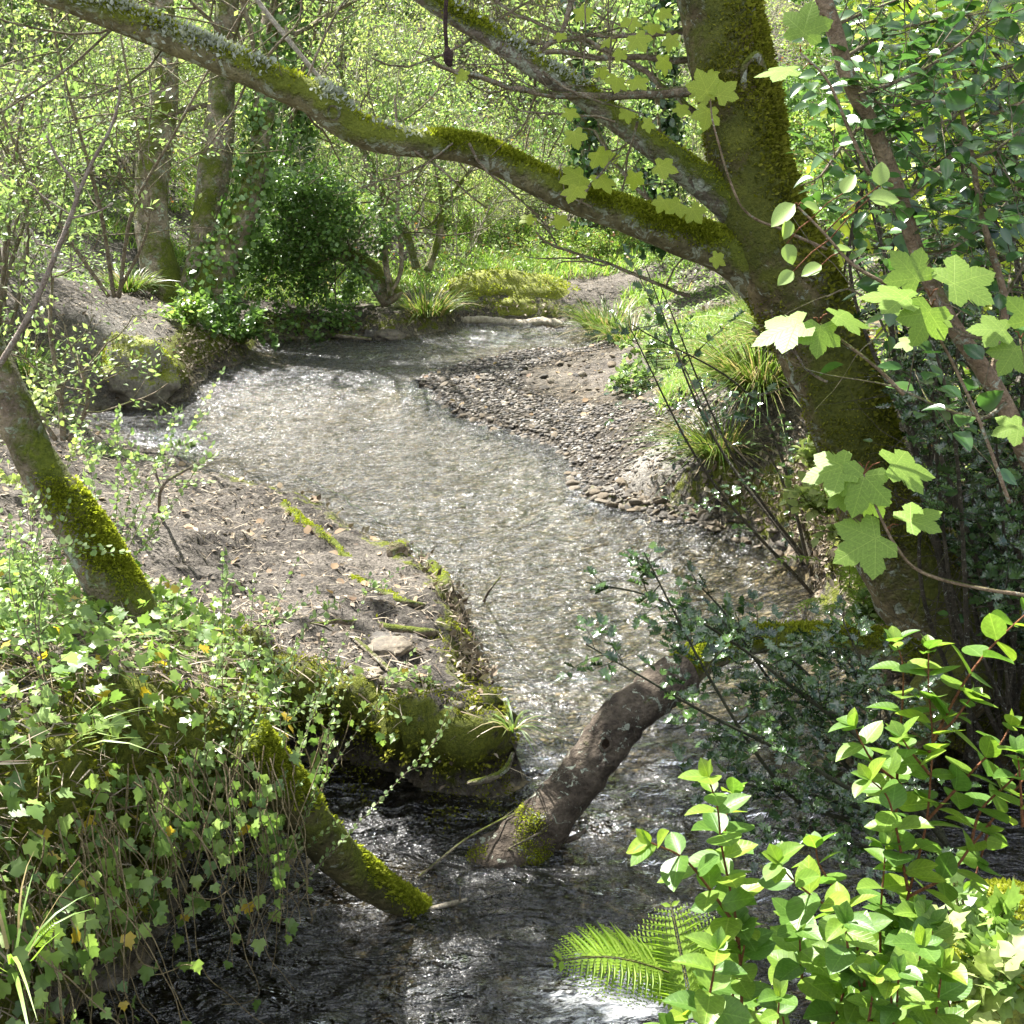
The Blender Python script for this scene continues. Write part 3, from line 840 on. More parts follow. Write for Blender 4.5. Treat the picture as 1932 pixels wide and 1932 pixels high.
# knot on the limb, bark wound and hollow on the trunk
def ring_knot(name, c, axis_, r, parent, mat_rim, mat_in, depth=.02, oval=1.0, seed=0):
    axis_ = nrm(np.array(axis_)); u = nrm(np.cross(axis_, [0.1, 0, 1])); v = np.cross(axis_, u)
    n = 28; a = np.arange(n) * 2 * math.pi / n
    rm = MB()
    circ = np.array(c) + (np.cos(a)[:, None] * u + np.sin(a)[:, None] * v * oval) * r * (1 + .12 * vn(np.stack([np.cos(a) * 2, np.sin(a) * 2, a * 0 + seed], -1)))[:, None]
    circ = np.vstack([circ, circ[:1], circ[1:2]])
    tube(rm, circ, np.full(len(circ), r * .28), 10, None, rough=.25, nsc=30, seed=seed, cap=False)
    k = part("knot", rm, mat_rim, parent)
    inn = MB()
    rings = []
    for q, (rf, dz) in enumerate([(1.0, .0), (.7, -depth * .5), (.35, -depth), (.02, -depth * 1.1)]):
        rings.append(np.array(c) + (np.cos(a)[:, None] * u + np.sin(a)[:, None] * v * oval) * r * rf + axis_ * dz)
    vv = np.vstack(rings); i = np.arange(n)
    fs = np.vstack([np.stack([q * n + i, q * n + (i + 1) % n, (q + 1) * n + (i + 1) % n, (q + 1) * n + i], -1) for q in range(3)])
    inn.add(vv, fs)
    inn.v = [x_ - np.array(parent.location) for x_ in inn.v]
    o = link("hollow", inn.mesh("hollow", mat_in), k)
    return k
c = P(630, 210, 4.685)
ring_knot("knot", c, (0, -1, -.25), .022, syc, BARE_BARK, PALE, .004, 1.2, 3)
c = P(1422, 142, 4.845)
ring_knot("knot", c, (.45, -1, .1), .048, syc, SYC_BARK, HOLE, .05, 1.5, 5)

# side twigs of the limbs with lichen, and young leaves on them
tw = MB(); yl = MB(); out = []
tpaths = [[(1300, 175, 4.9, 20), (1200, 178, 4.85, 17), (1140, 180, 4.8, 15), (1060, 178, 4.75, 13), (960, 165, 4.7, 11), (880, 135, 4.6, 9), (815, 118, 4.6, 7)],
          [(1300, 115, 5.1, 13), (1220, 112, 5.1, 12), (1130, 108, 5.1, 11), (1060, 100, 5.1, 10), (980, 98, 5.1, 8)],
          [(1290, 60, 5.1, 11), (1180, 70, 5.2, 9), (1080, 70, 5.3, 8), (990, 95, 5.3, 6)],
          [(1350, 480, 5.3, 12), (1300, 440, 5.6, 10), (1180, 330, 5.8, 8), (1120, 250, 6, 6)],
          [(1300, 560, 5.2, 8), (1150, 500, 5.3, 6), (1050, 470, 5.4, 5), (1010, 440, 5.4, 4)],
          [(1080, -10, 4.9, 12), (1060, 60, 4.9, 10), (1020, 95, 4.9, 9), (1000, 150, 4.9, 6)],
          [(1310, 210, 5.2, 14), (1250, 160, 5.3, 11), (1130, 90, 5.4, 9), (1000, 40, 5.5, 7), (880, -40, 5.5, 5)],
          [(1420, 620, 5.1, 10), (1500, 680, 5.0, 8), (1560, 720, 4.7, 6)]]
for tp in tpaths:
    pts, rr = ppath(tp)
    ps, rs = smooth_path(pts, rr, .06)
    ps = ps + fbm(ps * 9, 2, 3)[:, None] * .012 * np.array([.6, 0, 1])
    tube(tw, ps, rs, 8, rough=.12, nsc=30)
    for k in range(int(len(ps) * .35)):
        q = ps[rng.integers(2, len(ps))]
        d = nrm(np.array([rng.normal() - .6, rng.normal() * .7, rng.normal() * .8 + .2]))
        grow(rng, q, d, rng.uniform(.15, .45), .0045, 1, out, .5, .18, 2, .12, .6, 5)
for px_, py_, L in [(700, 240, .5), (480, 120, .4), (860, 270, .4), (300, 50, .6), (240, 40, .7), (1100, 390, .3), (900, 60, .5), (1000, 120, .5), (1180, 230, .45), (560, 180, .5)]:
    for k in range(2):
        grow(rng, P(px_ + rng.uniform(-30, 30), py_, 4.75), nrm(np.array([rng.normal() * .6 - .3, rng.normal() * .5, rng.choice([-1, 1]) * .6])), L, .006, 2, out, .5, .15, 3, .05, .6, 6)
twigs_mesh(tw, out, 5)
part("twig", tw, TWIG, syc, kind="stuff")
SYC_YELLOW = [(940, 45, 62, 200), (955, 60, 50, 150), (910, 40, 40, 240), (1188, 30, 45, 180), (1195, 60, 55, 165), (1215, 45, 50, 120), (1160, 70, 40, 230), (1175, 90, 35, 190), (1165, 140, 52, 200), (1190, 145, 50, 140), (1150, 130, 40, 260), (1110, 330, 70, 235), (1125, 325, 62, 140), (1095, 345, 60, 200),
              (1230, 310, 60, 100), (1200, 320, 45, 200), (1290, 380, 55, 230), (1300, 385, 50, 150), (1325, 150, 40, 80), (1340, 155, 42, 100), (1320, 160, 40, 230), (1330, 170, 42, 180), (1040, 412, 45, 120), (1010, 408, 40, 250), (880, 130, 38, 200), (1080, 150, 40, 100), (1060, 60, 30, 200), (1250, 100, 50, 180),
              (1180, 200, 40, 160), (1080, 240, 50, 180), (1120, 280, 55, 150), (1160, 285, 45, 210), (1340, 480, 42, 120), (1270, 200, 45, 100), (1255, 370, 40, 200), (1090, 10, 45, 150), (1240, 20, 40, 120), (1270, 60, 45, 200), (1060, 210, 42, 110), (1210, 230, 36, 90)]
def cam_axes(): return np.array([1.0, 0, 0]), np.array([0, SP, CP]), np.array([0, CP, -SP])
R_, U_, F_ = cam_axes()
def leaf_at(mb, px, py, D, length, ang, open_=.6, side=0.0, tmpl=T_SYC, mi=0, dep=None):
    """one leaf: stalk end at a pixel, tip direction on the picture (0 up, 90 right), open_: how much of the face turns to us"""
    a = rad(ang)
    fwd = rng.uniform(-.5, .3) if dep is None else dep
    y_ = nrm(R_ * math.sin(a) + U_ * math.cos(a) + F_ * fwd)
    n_ = nrm(np.array([0, 0, 1.0]) * (1 - open_) - F_ * open_ + R_ * side)
    leaves(mb, P(px, py, D) + y_ * (.30 * length * D / F if tmpl is T_SYC else 0), y_, n_, length * (.84 if tmpl is T_SYC else 1) * D / F, tmpl, mi)
for i, (a, b, s, an) in enumerate(SYC_YELLOW):
    o_ = MB(); leaf_at(o_, a, b, 4.9 - (i % 5) * .08, s * .78, an + rng.uniform(-20, 20), rng.uniform(.3, .8), rng.uniform(-.4, .4))
    part("leaf", o_, L_SYCY, syc, uv=True)
def light_gaps(A_, D_):
    """drop unseen crown leaves that would shade places meant to be sunlit"""
    s_ = np.array(sv); keep = np.ones(len(A_), bool)
    for z_, (x0, x1, y0, y1), pr in ((1.25, (0, 1.9, .8, 2.5), .93), (1.0, (-2.6, -.6, 1.8, 4.0), .85), (.35, (-3.5, -.2, 4.7, 9), .8), (0, (-2.5, 2.2, 5.2, 13), .9), (1.7, (.6, 1.4, 1.5, 2.9), .9)):
        f = A_ - s_ * ((A_[:, 2] - z_) / s_[2])[:, None]
        hit = (f[:, 0] > x0) & (f[:, 0] < x1) & (f[:, 1] > y0) & (f[:, 1] < y1)
        keep &= ~(hit & (rng.uniform(size=len(A_)) < pr))
    return A_[keep], D_[keep]
# crown above the picture: its shade falls on the near bank and the near water
cr = MB(); out = []
for base, d, L in [(P(1290, -500, 4.9), (-.6, .8, .5), 3.0), (P(1250, -800, 4.8), (.5, .7, .6), 2.8), (P(1200, -1000, 4.7), (-.4, -.1, 1), 2.6), (P(400, -300, 4.5), (0, .5, .9), 2.4), (P(1300, -400, 5), (.9, .1, .6), 2.6), (P(900, -1300, 4.6), (-.8, .6, .6), 2.8)]:
    grow(rng, base, np.array(d), L, .06, 3, out, .55, .1, 5, .05, .62, 8)
A_, D_ = leaf_points(rng, out, 5200, 1)
ok = A_[:, 2] > CAMZ + .1 * A_[:, 1] + .75
A_, D_ = A_[ok], D_[ok]
A_, D_ = light_gaps(A_, D_)
n = len(A_)
leaves(cr, A_ + rng.normal(0, .05, (n, 3)), nrm(D_ * .5 + rdir(rng, n) * np.array([1, 1, .3])), nrm(rdir(rng, n) * .45 + np.array([0, 0, 1])), rng.uniform(.07, .15, n), T_SYC_S)
part("crown", cr, L_SYCY, syc)
bw = MB(); twigs_mesh(bw, [o for o in out if o[0][:, 2].min() > CAMZ + .1 * o[0][:, 1].max() + .3 or o[2] == 3], 6)
part("branch", bw, SYC_BARK, syc)
# wispy vertical hanging cord
mb = MB(); pts = [P(843, -120, 3.6), P(842, 0, 3.6), P(840, 50, 3.6), P(843, 95, 3.6)]
tube(mb, pts, [.006] * 4, 8, .02, rough=.2, nsc=80)
cordy = thing("rope", "dark frayed cord with a knotted end hanging in front of the upper limb", "rope", P(842, -120, 3.6))
part("cord", mb, ROPE, cordy)
mb = MB(); tube(mb, [P(843, 88, 3.6), P(845, 100, 3.6), P(846, 112, 3.6), P(850, 124, 3.6)], [.007, .014, .015, .008], 10, .008, rough=.25, nsc=60)
part("knot", mb, ROPE, cordy)
# ------------------------------------------------------------------ helpers that need the ground
def onground(px, py, lift=0.0):
    z = .3
    for _ in range(12):
        g = G(px, py, z); z = .5 * z + .5 * (gz(g[0], g[1]) + lift)
    g = G(px, py, z)
    return np.array([g[0], g[1], gz(g[0], g[1]) + lift])

def bpt(px, py):
    """where the sight line first meets the ground"""
    r = ray(px, py); t = np.arange(1.6, 40, .04)
    q = np.array([0, 0, CAMZ]) + t[:, None] * r
    z = np.maximum(ground_z(q[:, 0], q[:, 1]), 0)
    k = np.argmax(q[:, 2] < z)
    return np.array([q[k, 0], q[k, 1], z[k]])

def blades(mb, base, d, L, wd, droop, k=5):
    """arching grass blades"""
    n = len(base); t = np.linspace(0, 1, k)
    L = np.broadcast_to(L, (n,)); wd = np.broadcast_to(wd, (n,)); droop = np.broadcast_to(droop, (n,))
    h = nrm(d * np.array([1, 1, 0]) + 1e-6)
    c = base[:, None] + L[:, None, None] * (d[:, None] * t[None, :, None] + h[:, None] * (droop[:, None] * t[None] ** 2 * .6)[..., None] - np.array([0, 0, 1.0]) * (droop[:, None] * t[None] ** 2.2 * .8)[..., None])
    side = nrm(np.cross(h, [0, 0, 1.0]) + rng.normal(0, .25, (n, 3)))
    ww = (wd[:, None] * (1 - t[None] ** 1.6 * .97))[..., None]
    l = c - side[:, None] * ww; r_ = c + side[:, None] * ww
    v = np.stack([l, r_], 2).reshape(n, k * 2, 3)
    q = np.array([(2 * i, 2 * i + 1, 2 * i + 3, 2 * i + 2) for i in range(k - 1)])
    mb.add(v.reshape(-1, 3), (q[None] + (np.arange(n) * k * 2)[:, None, None]).reshape(-1, 4))

def tussock(loc, n, L, label, cat="sedge", group=None, mat=None, spread=.08, lean=(0, 0), wd=.005, droop=.7, name="sedge_tussock"):
    mb = MB()
    a = rng.uniform(0, 2 * math.pi, n); r = spread * np.sqrt(rng.uniform(0, 1, n))
    base = np.stack([loc[0] + np.cos(a) * r, loc[1] + np.sin(a) * r, np.full(n, loc[2] - .01)], -1)
    out_ = rng.uniform(.15, .9, n)
    d = nrm(np.stack([np.cos(a) * out_ + lean[0], np.sin(a) * out_ + lean[1], rng.uniform(.5, 1.1, n)], -1))
    blades(mb, base, d, L * rng.uniform(.45, 1.1, n), wd * rng.uniform(.6, 1.2, n), rng.uniform(.3, 1.2, n) * droop)
    return solo(name, mb, mat or L_SEDGE, label, cat, group, loc=loc)

def drape(px_list, w0, w1, lift=.3, D=None, step=.04):
    g = [onground(a, b) for a, b in px_list]
    n = len(g)
    rr = [(w0 + (w1 - w0) * i / (n - 1)) for i in range(n)]
    return [q + np.array([0, 0, r * lift]) for q, r in zip(g, rr)], rr

# ------------------------------------------------------------------ leaning tree at the left, fallen branch, log
b0 = P(250, 1190, 3.9)
lt = thing("leaning_tree", "mossy leaning tree rising from the ivy at the left edge", "tree", (b0[0], b0[1], gz(b0[0], b0[1])))
mb = MB()
pts, rr = ppath([(320, 1290, 3.92, 150), (262, 1200, 3.92, 124), (209, 1100, 3.9, 104), (154, 1000, 3.88, 93), (78, 885, 3.85, 80), (14, 750, 3.8, 75), (-40, 630, 3.8, 70), (-140, 350, 3.7, 62), (-260, -100, 3.7, 55), (-340, -700, 3.6, 45)])
pos, nor = tube(mb, pts, rr, 48, .015, rough=.04, nsc=14, lump=.08, seed=21, ret=True)
part("trunk", mb, bark_mat("pale_mossy_bark", (.16, .12, .085), (.30, .24, .17), moss=.42, lichen=.4, scale=1.4), lt)
mo = MB()
moss_tufts(mo, pos, nor, 9000, .012, rng, upw=.5, thr=.2, mask=np.clip(nor @ nrm(np.array([1, -.3, .6])), 0, 1) * smooth(1.9, 1.25, pos[:, 2]))
part("moss", mo, MOSS, lt, kind="stuff")
out = []
for q, d, L in [(P(-340, -690, 3.6), (-.9, -.2, .9), 1.6), (P(-330, -600, 3.6), (-.8, -.7, .5), 1.4)]:
    grow(rng, q, np.array(d), L, .035, 2, out, .55, .1, 5, .05, .62, 7)
A_, D_ = leaf_points(rng, out, 2200, 1)
A_, D_ = A_[:200], D_[:200]
cr = MB(); okk = A_[:, 2] > CAMZ + .1 * A_[:, 1] + .6; A_, D_ = A_[okk], D_[okk]; n = len(A_)
leaves(cr, A_, nrm(D_ + rdir(rng, n)), nrm(rdir(rng, n) * .5 + np.array([0, 0, 1])), rng.uniform(.05, .09, n), T_ROUND)
part("crown", cr, L_SPRING, lt)
bw = MB(); twigs_mesh(bw, [o for o in out if (to_px(o[0])[1] < -20).all() or (to_px(o[0])[0] < -20).all()], 6); part("branch", bw, BG_BARK, lt)

b0 = P(985, 1600, 4.4)
lg = thing("broken_log", "grey broken log with rotten sockets slanting out of the water behind the holly", "log", (b0[0], b0[1], 0))
mb = MB()
lp = [(900, 1680, 4.36, 140), (990, 1588, 4.38, 108), (1062, 1506, 4.42, 88), (1125, 1425, 4.46, 84), (1178, 1358, 4.5, 94), (1232, 1312, 4.54, 90), (1290, 1268, 4.62, 76)]
pts, rr = ppath(lp)
pos, nor = tube(mb, pts, rr, 56, .011, rough=.09, nsc=18, lump=.13, seed=33, ret=True)
mk = smooth(.30, .05, pos[:, 2])
part("log_body", mb, WET, lg)
mb2 = MB()
lp2 = [(1275, 1280, 4.62, 70), (1340, 1232, 4.75, 62), (1430, 1204, 4.85, 60), (1540, 1208, 4.95, 64), (1650, 1222, 5.0, 74), (1770, 1245, 5.05, 110)]
pts, rr = ppath(lp2)
posb, norb = tube(mb2, pts, rr, 36, .018, rough=.06, nsc=12, lump=.12, seed=35, ret=True)
part("mossy_bough", mb2, SYC_BARK, lg)
mo = MB()
moss_tufts(mo, posb, norb, 14000, .013, rng, upw=1.0, thr=-.1)
moss_tufts(mo, pos, nor, 2600, .008, rng, upw=.3, thr=.3, mask=mk)
part("moss", mo, MOSS, lg, kind="stuff")
c = P(1214, 1328, 4.46); ring_knot("socket", c, (-.35, -1, .45), .022, lg, WET, HOLE, .03, 2.4, 11)
c = P(1143, 1404, 4.385); ring_knot("knot", c, (-.3, -1, .35), .019, lg, WET, HOLE, .006, 1.2, 13)
mb = MB(); tube(mb, [P(1050, 1590, 4.4), P(1090, 1578, 4.38), P(1112, 1556, 4.38)], [.012, .009, .004], 7, .02, rough=.2, nsc=40)
part("stub", mb, WET, lg)

b0 = P(520, 1470, 3.55)
fl = thing("fallen_branch", "mossy log sloping from under the ivy down into the dark water", "log", (b0[0], b0[1], gz(b0[0], b0[1])))
mb = MB()
pts, rr = ppath([(470, 1400, 3.5, 84), (530, 1478, 3.55, 86), (585, 1556, 3.68, 86), (645, 1622, 3.82, 78), (708, 1674, 3.95, 68), (768, 1708, 4.05, 54), (830, 1742, 4.15, 50)])
pos, nor = tube(mb, pts, rr, 40, .014, rough=.05, nsc=14, lump=.08, seed=41, ret=True)
part("log_body", mb, bark_mat("dull_olive_bark", (.07, .065, .03), (.15, .13, .06), moss=.5, lichen=.1), fl)
mo = MB(); moss_tufts(mo, pos, nor, 14000, .012, rng, upw=1.2, thr=.05, mask=np.clip(nor @ nrm(np.array([.6, .1, .9])), 0, 1))
part("moss", mo, MOSS, fl, kind="stuff")

# small driftwood
def stick(lab, pts, r0, r1, mat, name="stick", cat="stick", seed=0, forks=0, group=None):
    mb = MB(); rr = np.linspace(r0, r1, len(pts))
    tube(mb, pts, rr, 8, .03, rough=.18, nsc=25, lump=.1, seed=seed)
    ps, rs = smooth_path(pts, rr, .03)
    for k in range(forks):
        i = rng.integers(len(ps) // 3, len(ps)); q = ps[i]; d = nrm(ps[min(i + 1, len(ps) - 1)] - ps[max(i - 1, 0)] + rng.normal(0, .02, 3))
        q2 = q + (d + nrm(rng.normal(size=3)) * .7) * rng.uniform(.06, .15)
        tube(mb, [q, (q + q2) / 2 + rng.normal(0, .006, 3), q2], [rs[i] * .6, rs[i] * .45, rs[i] * .2], 5)
    return solo(name, mb, mat, lab, cat, group, loc=pts[0])
stick("pale broken stick lodged at the water end of the mossy lower left log", [P(735, 1742, 4.05), P(790, 1722, 4.06), P(840, 1708, 4.06), P(880, 1697, 4.06)], .011, .006, PALE, forks=1)
stick("short dark twig standing out of the bright mid-stream water", [G(912, 1135, -.02), P(925, 1112, 6.05), P(945, 1088, 6.02)], .008, .004, DEAD, seed=3)
stick("thin twig leaning in the water beside the log's foot", [P(905, 1640, 4.3), P(945, 1610, 4.28), P(1020, 1570, 4.2), P(1070, 1535, 4.2)][:3], .005, .003, DEAD, forks=2, seed=4)
stick("thin stick in the dark water left of the slanting log", [P(790, 1655, 4.2), P(870, 1590, 4.25), P(920, 1560, 4.3), P(970, 1535, 4.35)], .005, .003, DEAD, forks=2, seed=5)
p_, r_ = drape([(662, 1272), (720, 1293), (790, 1312), (868, 1338)], .022, .014, .9)
stick("grey dead branch lying along the edge of the bare bank", p_, .024, .016, DEAD, seed=6, name="dead_branch", cat="branch")
p_, r_ = drape([(672, 1212), (715, 1250), (755, 1285), (800, 1312)], .012, .010, .9)
stick("thinner grey branch crossing the dead branch on the bank", p_, .012, .010, DEAD, seed=7, name="dead_branch", cat="branch")
p_, r_ = drape([(470, 1098), (540, 1100), (620, 1102)], .005, .003, 1)
stick("straight thin pale twig on the shaded part of the bare bank", p_, .005, .003, PALE, seed=8)
stick("forked dead stick jutting from the bare bank beside the leaning tree", [bpt(300, 965) + [0, 0, -.02], P(305, 920, 5.6), P(345, 890, 5.6), P(420, 850, 5.6)][:4], .010, .004, DEAD, forks=2, seed=9)
dl = [P(870, 604, 15.0), P(930, 606, 15.0), P(985, 612, 14.9), P(1020, 607, 14.8), P(1045, 610, 14.7), P(1058, 618, 14.7)]
dw = stick("bleached driftwood log lying across the far riffle", dl, .05, .06, PALE, seed=10, name="driftwood_log", cat="log")
stick("dark waterlogged stick at the far left shore of the stream", [G(620, 632, .03), G(665, 636, .04), G(700, 640, .02)], .03, .02, DEAD, seed=12)

# roots on the left bank
ROOT = bark_mat("mossy_root", (.12, .09, .06), (.33, .27, .19), moss=.36, lichen=.15, scale=1.5)
roots = [("stout mossy root with a raised knob at the edge of the bare bank", [(742, 1048), (762, 1032), (800, 1062), (835, 1100), (850, 1142)], .035, .030, .9),
         ("mossy root running to the water below the knobbed root", [(660, 1092), (715, 1122), (775, 1140), (845, 1138)], .022, .016, .5),
         ("mossy root across the upper middle of the bare bank", [(535, 955), (590, 1000), (632, 1035), (700, 1085)], .030, .018, .4),
         ("low root on the bank above the dead branch", [(700, 1175), (770, 1195), (830, 1192), (870, 1180)], .018, .012, .4),
         ("moss covered root following the bank's lip above the stream", [(822, 1168), (862, 1205), (895, 1245), (912, 1290)], .030, .026, .6),
         ("pale curved root near the centre of the bare bank", [(560, 900), (620, 925), (680, 960), (735, 1000)], .014, .010, .5),
         ("thin root across the shaded lower part of the bare bank", [(430, 1180), (520, 1170), (600, 1180), (690, 1165)], .012, .008, .5)]
for i, (lab, pl, w0, w1, lf) in enumerate(roots):
    p_, r_ = drape(pl, w0, w1, lf * .45); mb = MB()
    p_, r_ = smooth_path(p_, r_, .05); p_ = p_ + np.column_stack([fbm(p_ * 7, 2, i) * .03, fbm(p_ * 7, 2, i + 9) * .03, fbm(p_ * 9, 2, i + 5) * .008]); r_ = np.array(r_) * (1 + .3 * fbm(p_ * 8, 2, 4)); r_[-1] *= .4; r_[0] *= .6 if i else 1.3
    po, no = tube(mb, p_, r_, 16, .015, rough=.14, nsc=18, lump=.2, seed=50 + i, ret=True)
    o = solo("root", mb, ROOT, lab, "root", loc=p_[0])
    if i in (0, 1, 2, 4):
        mo = MB(); moss_tufts(mo, po, no, 900, .010, rng, upw=.5, thr=.35, sc=9)
        part("moss", mo, MOSS, o, kind="stuff")
mb = MB(); p_ = [P(885, 1478, 4.28), P(925, 1468, 4.2), P(955, 1450, 4.2), P(968, 1420, 4.22)]
tube(mb, p_, [.010, .012, .011, .007], 10, .015, rough=.12, nsc=30)
solo("root", mb, DEAD, "hooked bare root on the shaded end of the mossy bank block", "root", loc=p_[0])

# ------------------------------------------------------------------ boulders
def ico(sub):
    import bmesh
    bm = bmesh.new(); bmesh.ops.create_icosphere(bm, subdivisions=sub, radius=1)
    v = np.array([x.co[:] for x in bm.verts]); f = np.array([[q.index for q in x.verts] for x in bm.faces]); bm.free()
    return v, f
def rock_mesh(sub, scale, seed, amp=.25, nsc=1.3, facet=.0):
    v, f = ico(sub)
    d = fbm(v * nsc + seed * 7.7, 4, seed)
    if facet:
        r_ = np.random.default_rng(seed); pl = nrm(r_.normal(size=(14, 3))); dist = r_.uniform(.62, .95, 14)
        for a_, b_ in zip(pl, dist):
            k = v @ a_; m = k > b_; v[m] -= (k[m] - b_)[:, None] * a_ * facet
    v = v * (1 + amp * d * (.3 if facet else 1))[:, None] * np.array(scale)
    return MB().add(v, f), v
def boulder(lab, loc, scale, seed, mat, mossn=0, sub=5, amp=.3, cat="rock", name="mossy_rock", msz=.012):
    mb, v = rock_mesh(sub, scale, seed, amp)
    mb.v = [x_ + np.array(loc) for x_ in mb.v]
    pos_ = mb.v[0]; nn = nrm((pos_ - np.array(loc)) / np.array(scale) ** 2)
    o = solo(name, mb, mat, lab, cat, loc=loc)
    if mossn:
        m_ = MB(); moss_tufts(m_, pos_, nn, mossn, msz, rng, upw=.9, thr=.1)
        part("moss", m_, MOSS, o, kind="stuff")
    return o
q = G(955, 590, .0)
boulder("long low mossy hump sunlit at the head of the stream", (q[0], q[1] + .0, .12), (.88, .55, .33), 3, MOSSROCK, 5000, amp=.28, msz=.022)
q = G(255, 715, .2)
boulder("grey mossy boulder set in the far left bank above the water", (q[0], q[1], .25), (.36, .34, .30), 8, rock_material("grey_boulder", (.14, .13, .11), (.34, .31, .26), .45), 2500, msz=.016)
q = P(1875, 1905, 2.3); boulder("yellow-green mossy rock in the bottom right corner", tuple(q), (.17, .16, .10), 16, rock_material("pale_rock", (.40, .36, .28), (.6, .56, .45), .62), 5000, amp=.2, msz=.009)
q = P(1920, 1790, 2.5); boulder("mossy stone behind the corner rock at the right edge", tuple(q), (.13, .14, .12), 18, MOSSROCK, 4000, amp=.2, msz=.009)
q = P(1480, 1045, 6.9)
boulder("pale flat slab at the waterline below the tussock", tuple(G(1435, 1000, .0)), (.17, .12, .045), 19, STONE, 0, sub=4, name="flat_rock")
boulder("dark flat stone at the edge beneath the big tree", tuple(G(1500, 1030, .0)), (.12, .10, .035), 23, STONE, 0, sub=4, name="flat_rock")
for a_, b_, s_, lb in [(745, 1228, .10, "flat pale slab set in the bare bank near the lip"), (720, 1205, .06, "small squarish slab beside the flat pale slab"), (700, 1275, .05, "white-ish stone tucked behind the dead branch")]:
    q = bpt(a_, b_); boulder(lb, (q[0], q[1], q[2] + .0), (s_, s_ * .8, s_ * .3), int(s_ * 300), STONE, 0, sub=4, name="flat_rock")
for a_, b_, s_, lb in [(700, 632, .13, "leftmost of two grey angular rocks at the far shore"), (735, 636, .16, "right of two grey angular rocks at the far shore")]:
    boulder(lb, tuple(G(a_, b_, .02)), (s_, s_, s_ * .5), int(s_ * 500), STONE, 0, sub=4, name="grey_rock")

# stones of the gravel bar
protos = []
for k in range(6):
    mb, v = rock_mesh(3, (1, .75 + .1 * (k % 3), .42 + .06 * (k % 2)), 60 + k, .3, facet=.85)
    protos.append(mb.mesh("stone", STONE, smooth=False))
    protos[-1].polygons.foreach_set("use_smooth", np.ones(len(protos[-1].polygons), bool))
def inpoly(x, y, poly):
    ins = False; n = len(poly)
    for i in range(n):
        (x1, y1), (x2, y2) = poly[i], poly[(i + 1) % n]
        if (y1 > y) != (y2 > y) and x < x1 + (y - y1) * (x2 - x1) / (y2 - y1): ins = not ins
    return ins
regs = [([(1070, 900), (1130, 885), (1240, 930), (1400, 940), (1490, 1000), (1440, 1020), (1250, 985), (1080, 940)], 140, .022, .065, "angular stone in the band of stones below the tussock", "stones in the band below the tussock"),
        ([(795, 720), (870, 690), (1000, 740), (1060, 800), (1080, 870), (960, 830), (820, 780)], 110, .02, .06, "rounded stone on the outer edge of the gravel bar", "stones on the outer edge of the gravel bar"),
        ([(860, 695), (990, 660), (1160, 665), (1160, 740), (1000, 760)], 48, .02, .06, "dark stone on the far part of the gravel bar", "stones on the far part of the gravel bar"),
        ([(1350, 900), (1480, 900), (1520, 1000), (1400, 960)], 18, .02, .05, "small stone among the dead leaves by the tussock", "stones among the dead leaves")]
for poly, n, s0, s1, lab, grp in regs:
    xs = [p_[0] for p_ in poly]; ys = [p_[1] for p_ in poly]; c = 0
    while c < n:
        a_, b_ = rng.uniform(min(xs), max(xs)), rng.uniform(min(ys), max(ys))
        if not inpoly(a_, b_, poly): continue
        q = onground(a_, b_)
        o = link("stone", protos[rng.integers(6)])
        s_ = s0 + (s1 - s0) * rng.uniform() ** 2
        o.location = (q[0], q[1], max(q[2], -.01) + s_ * .12)
        o.rotation_euler = (rng.normal() * .3, rng.normal() * .3, rng.uniform(0, 6.3)); o.scale = (s_, s_, s_ * rng.uniform(.7, 1.2))
        sz_ = 'large' if s_ > s0 + .55 * (s1 - s0) else ('middling' if s_ > s0 + .15 * (s1 - s0) else 'small')
        tag(o, sz_ + ' ' + lab, "stone", sz_ + ' ' + grp); c += 1
# fine gravel, too much to count
v0, f0 = ico(1); n = 15000
u = rng.uniform(size=(n * 5, 2)); gxy = np.stack([-1.6 + u[:, 0] * 4.0, 6.3 + u[:, 1] * 7.0], -1)
zz, dd, ww_, _ = ground_z(gxy[:, 0], gxy[:, 1], True)
ok = (ww_ > .28) & (dd > -.12) & (dd < .9) & (gxy[:, 0] > -1.4)
gxy, zz, dd = gxy[ok][:n], zz[ok][:n], dd[ok][:n]; n = len(gxy)
s_ = .006 + .022 * rng.uniform(size=n) ** 2.5
vv = v0[None] * (1 + .25 * rng.normal(size=(n, len(v0), 1))) * s_[:, None, None] * rng.uniform(.6, 1.2, (n, 1, 3)) * np.array([1, 1, .55])
vv = vv + np.stack([gxy[:, 0], gxy[:, 1], zz + s_ * .2], -1)[:, None]
mb = MB().add(vv.reshape(-1, 3), (f0[None] + (np.arange(n) * len(v0))[:, None, None]).reshape(-1, 3))
t = NT("gravel_stone"); r_ = t.n("ShaderNodeNewGeometry").outputs["Random Per Island"]
c_ = t.ramp(r_, [(0, (.03, .028, .027)), (.4, (.09, .077, .062)), (.7, (.16, .135, .105)), (.88, (.07, .07, .072)), (1, (.42, .38, .32))])
GRAVEL = t.done(t.bsdf(c_, .7, .35))
solo("gravel", mb, GRAVEL, None, None, kind="stuff")

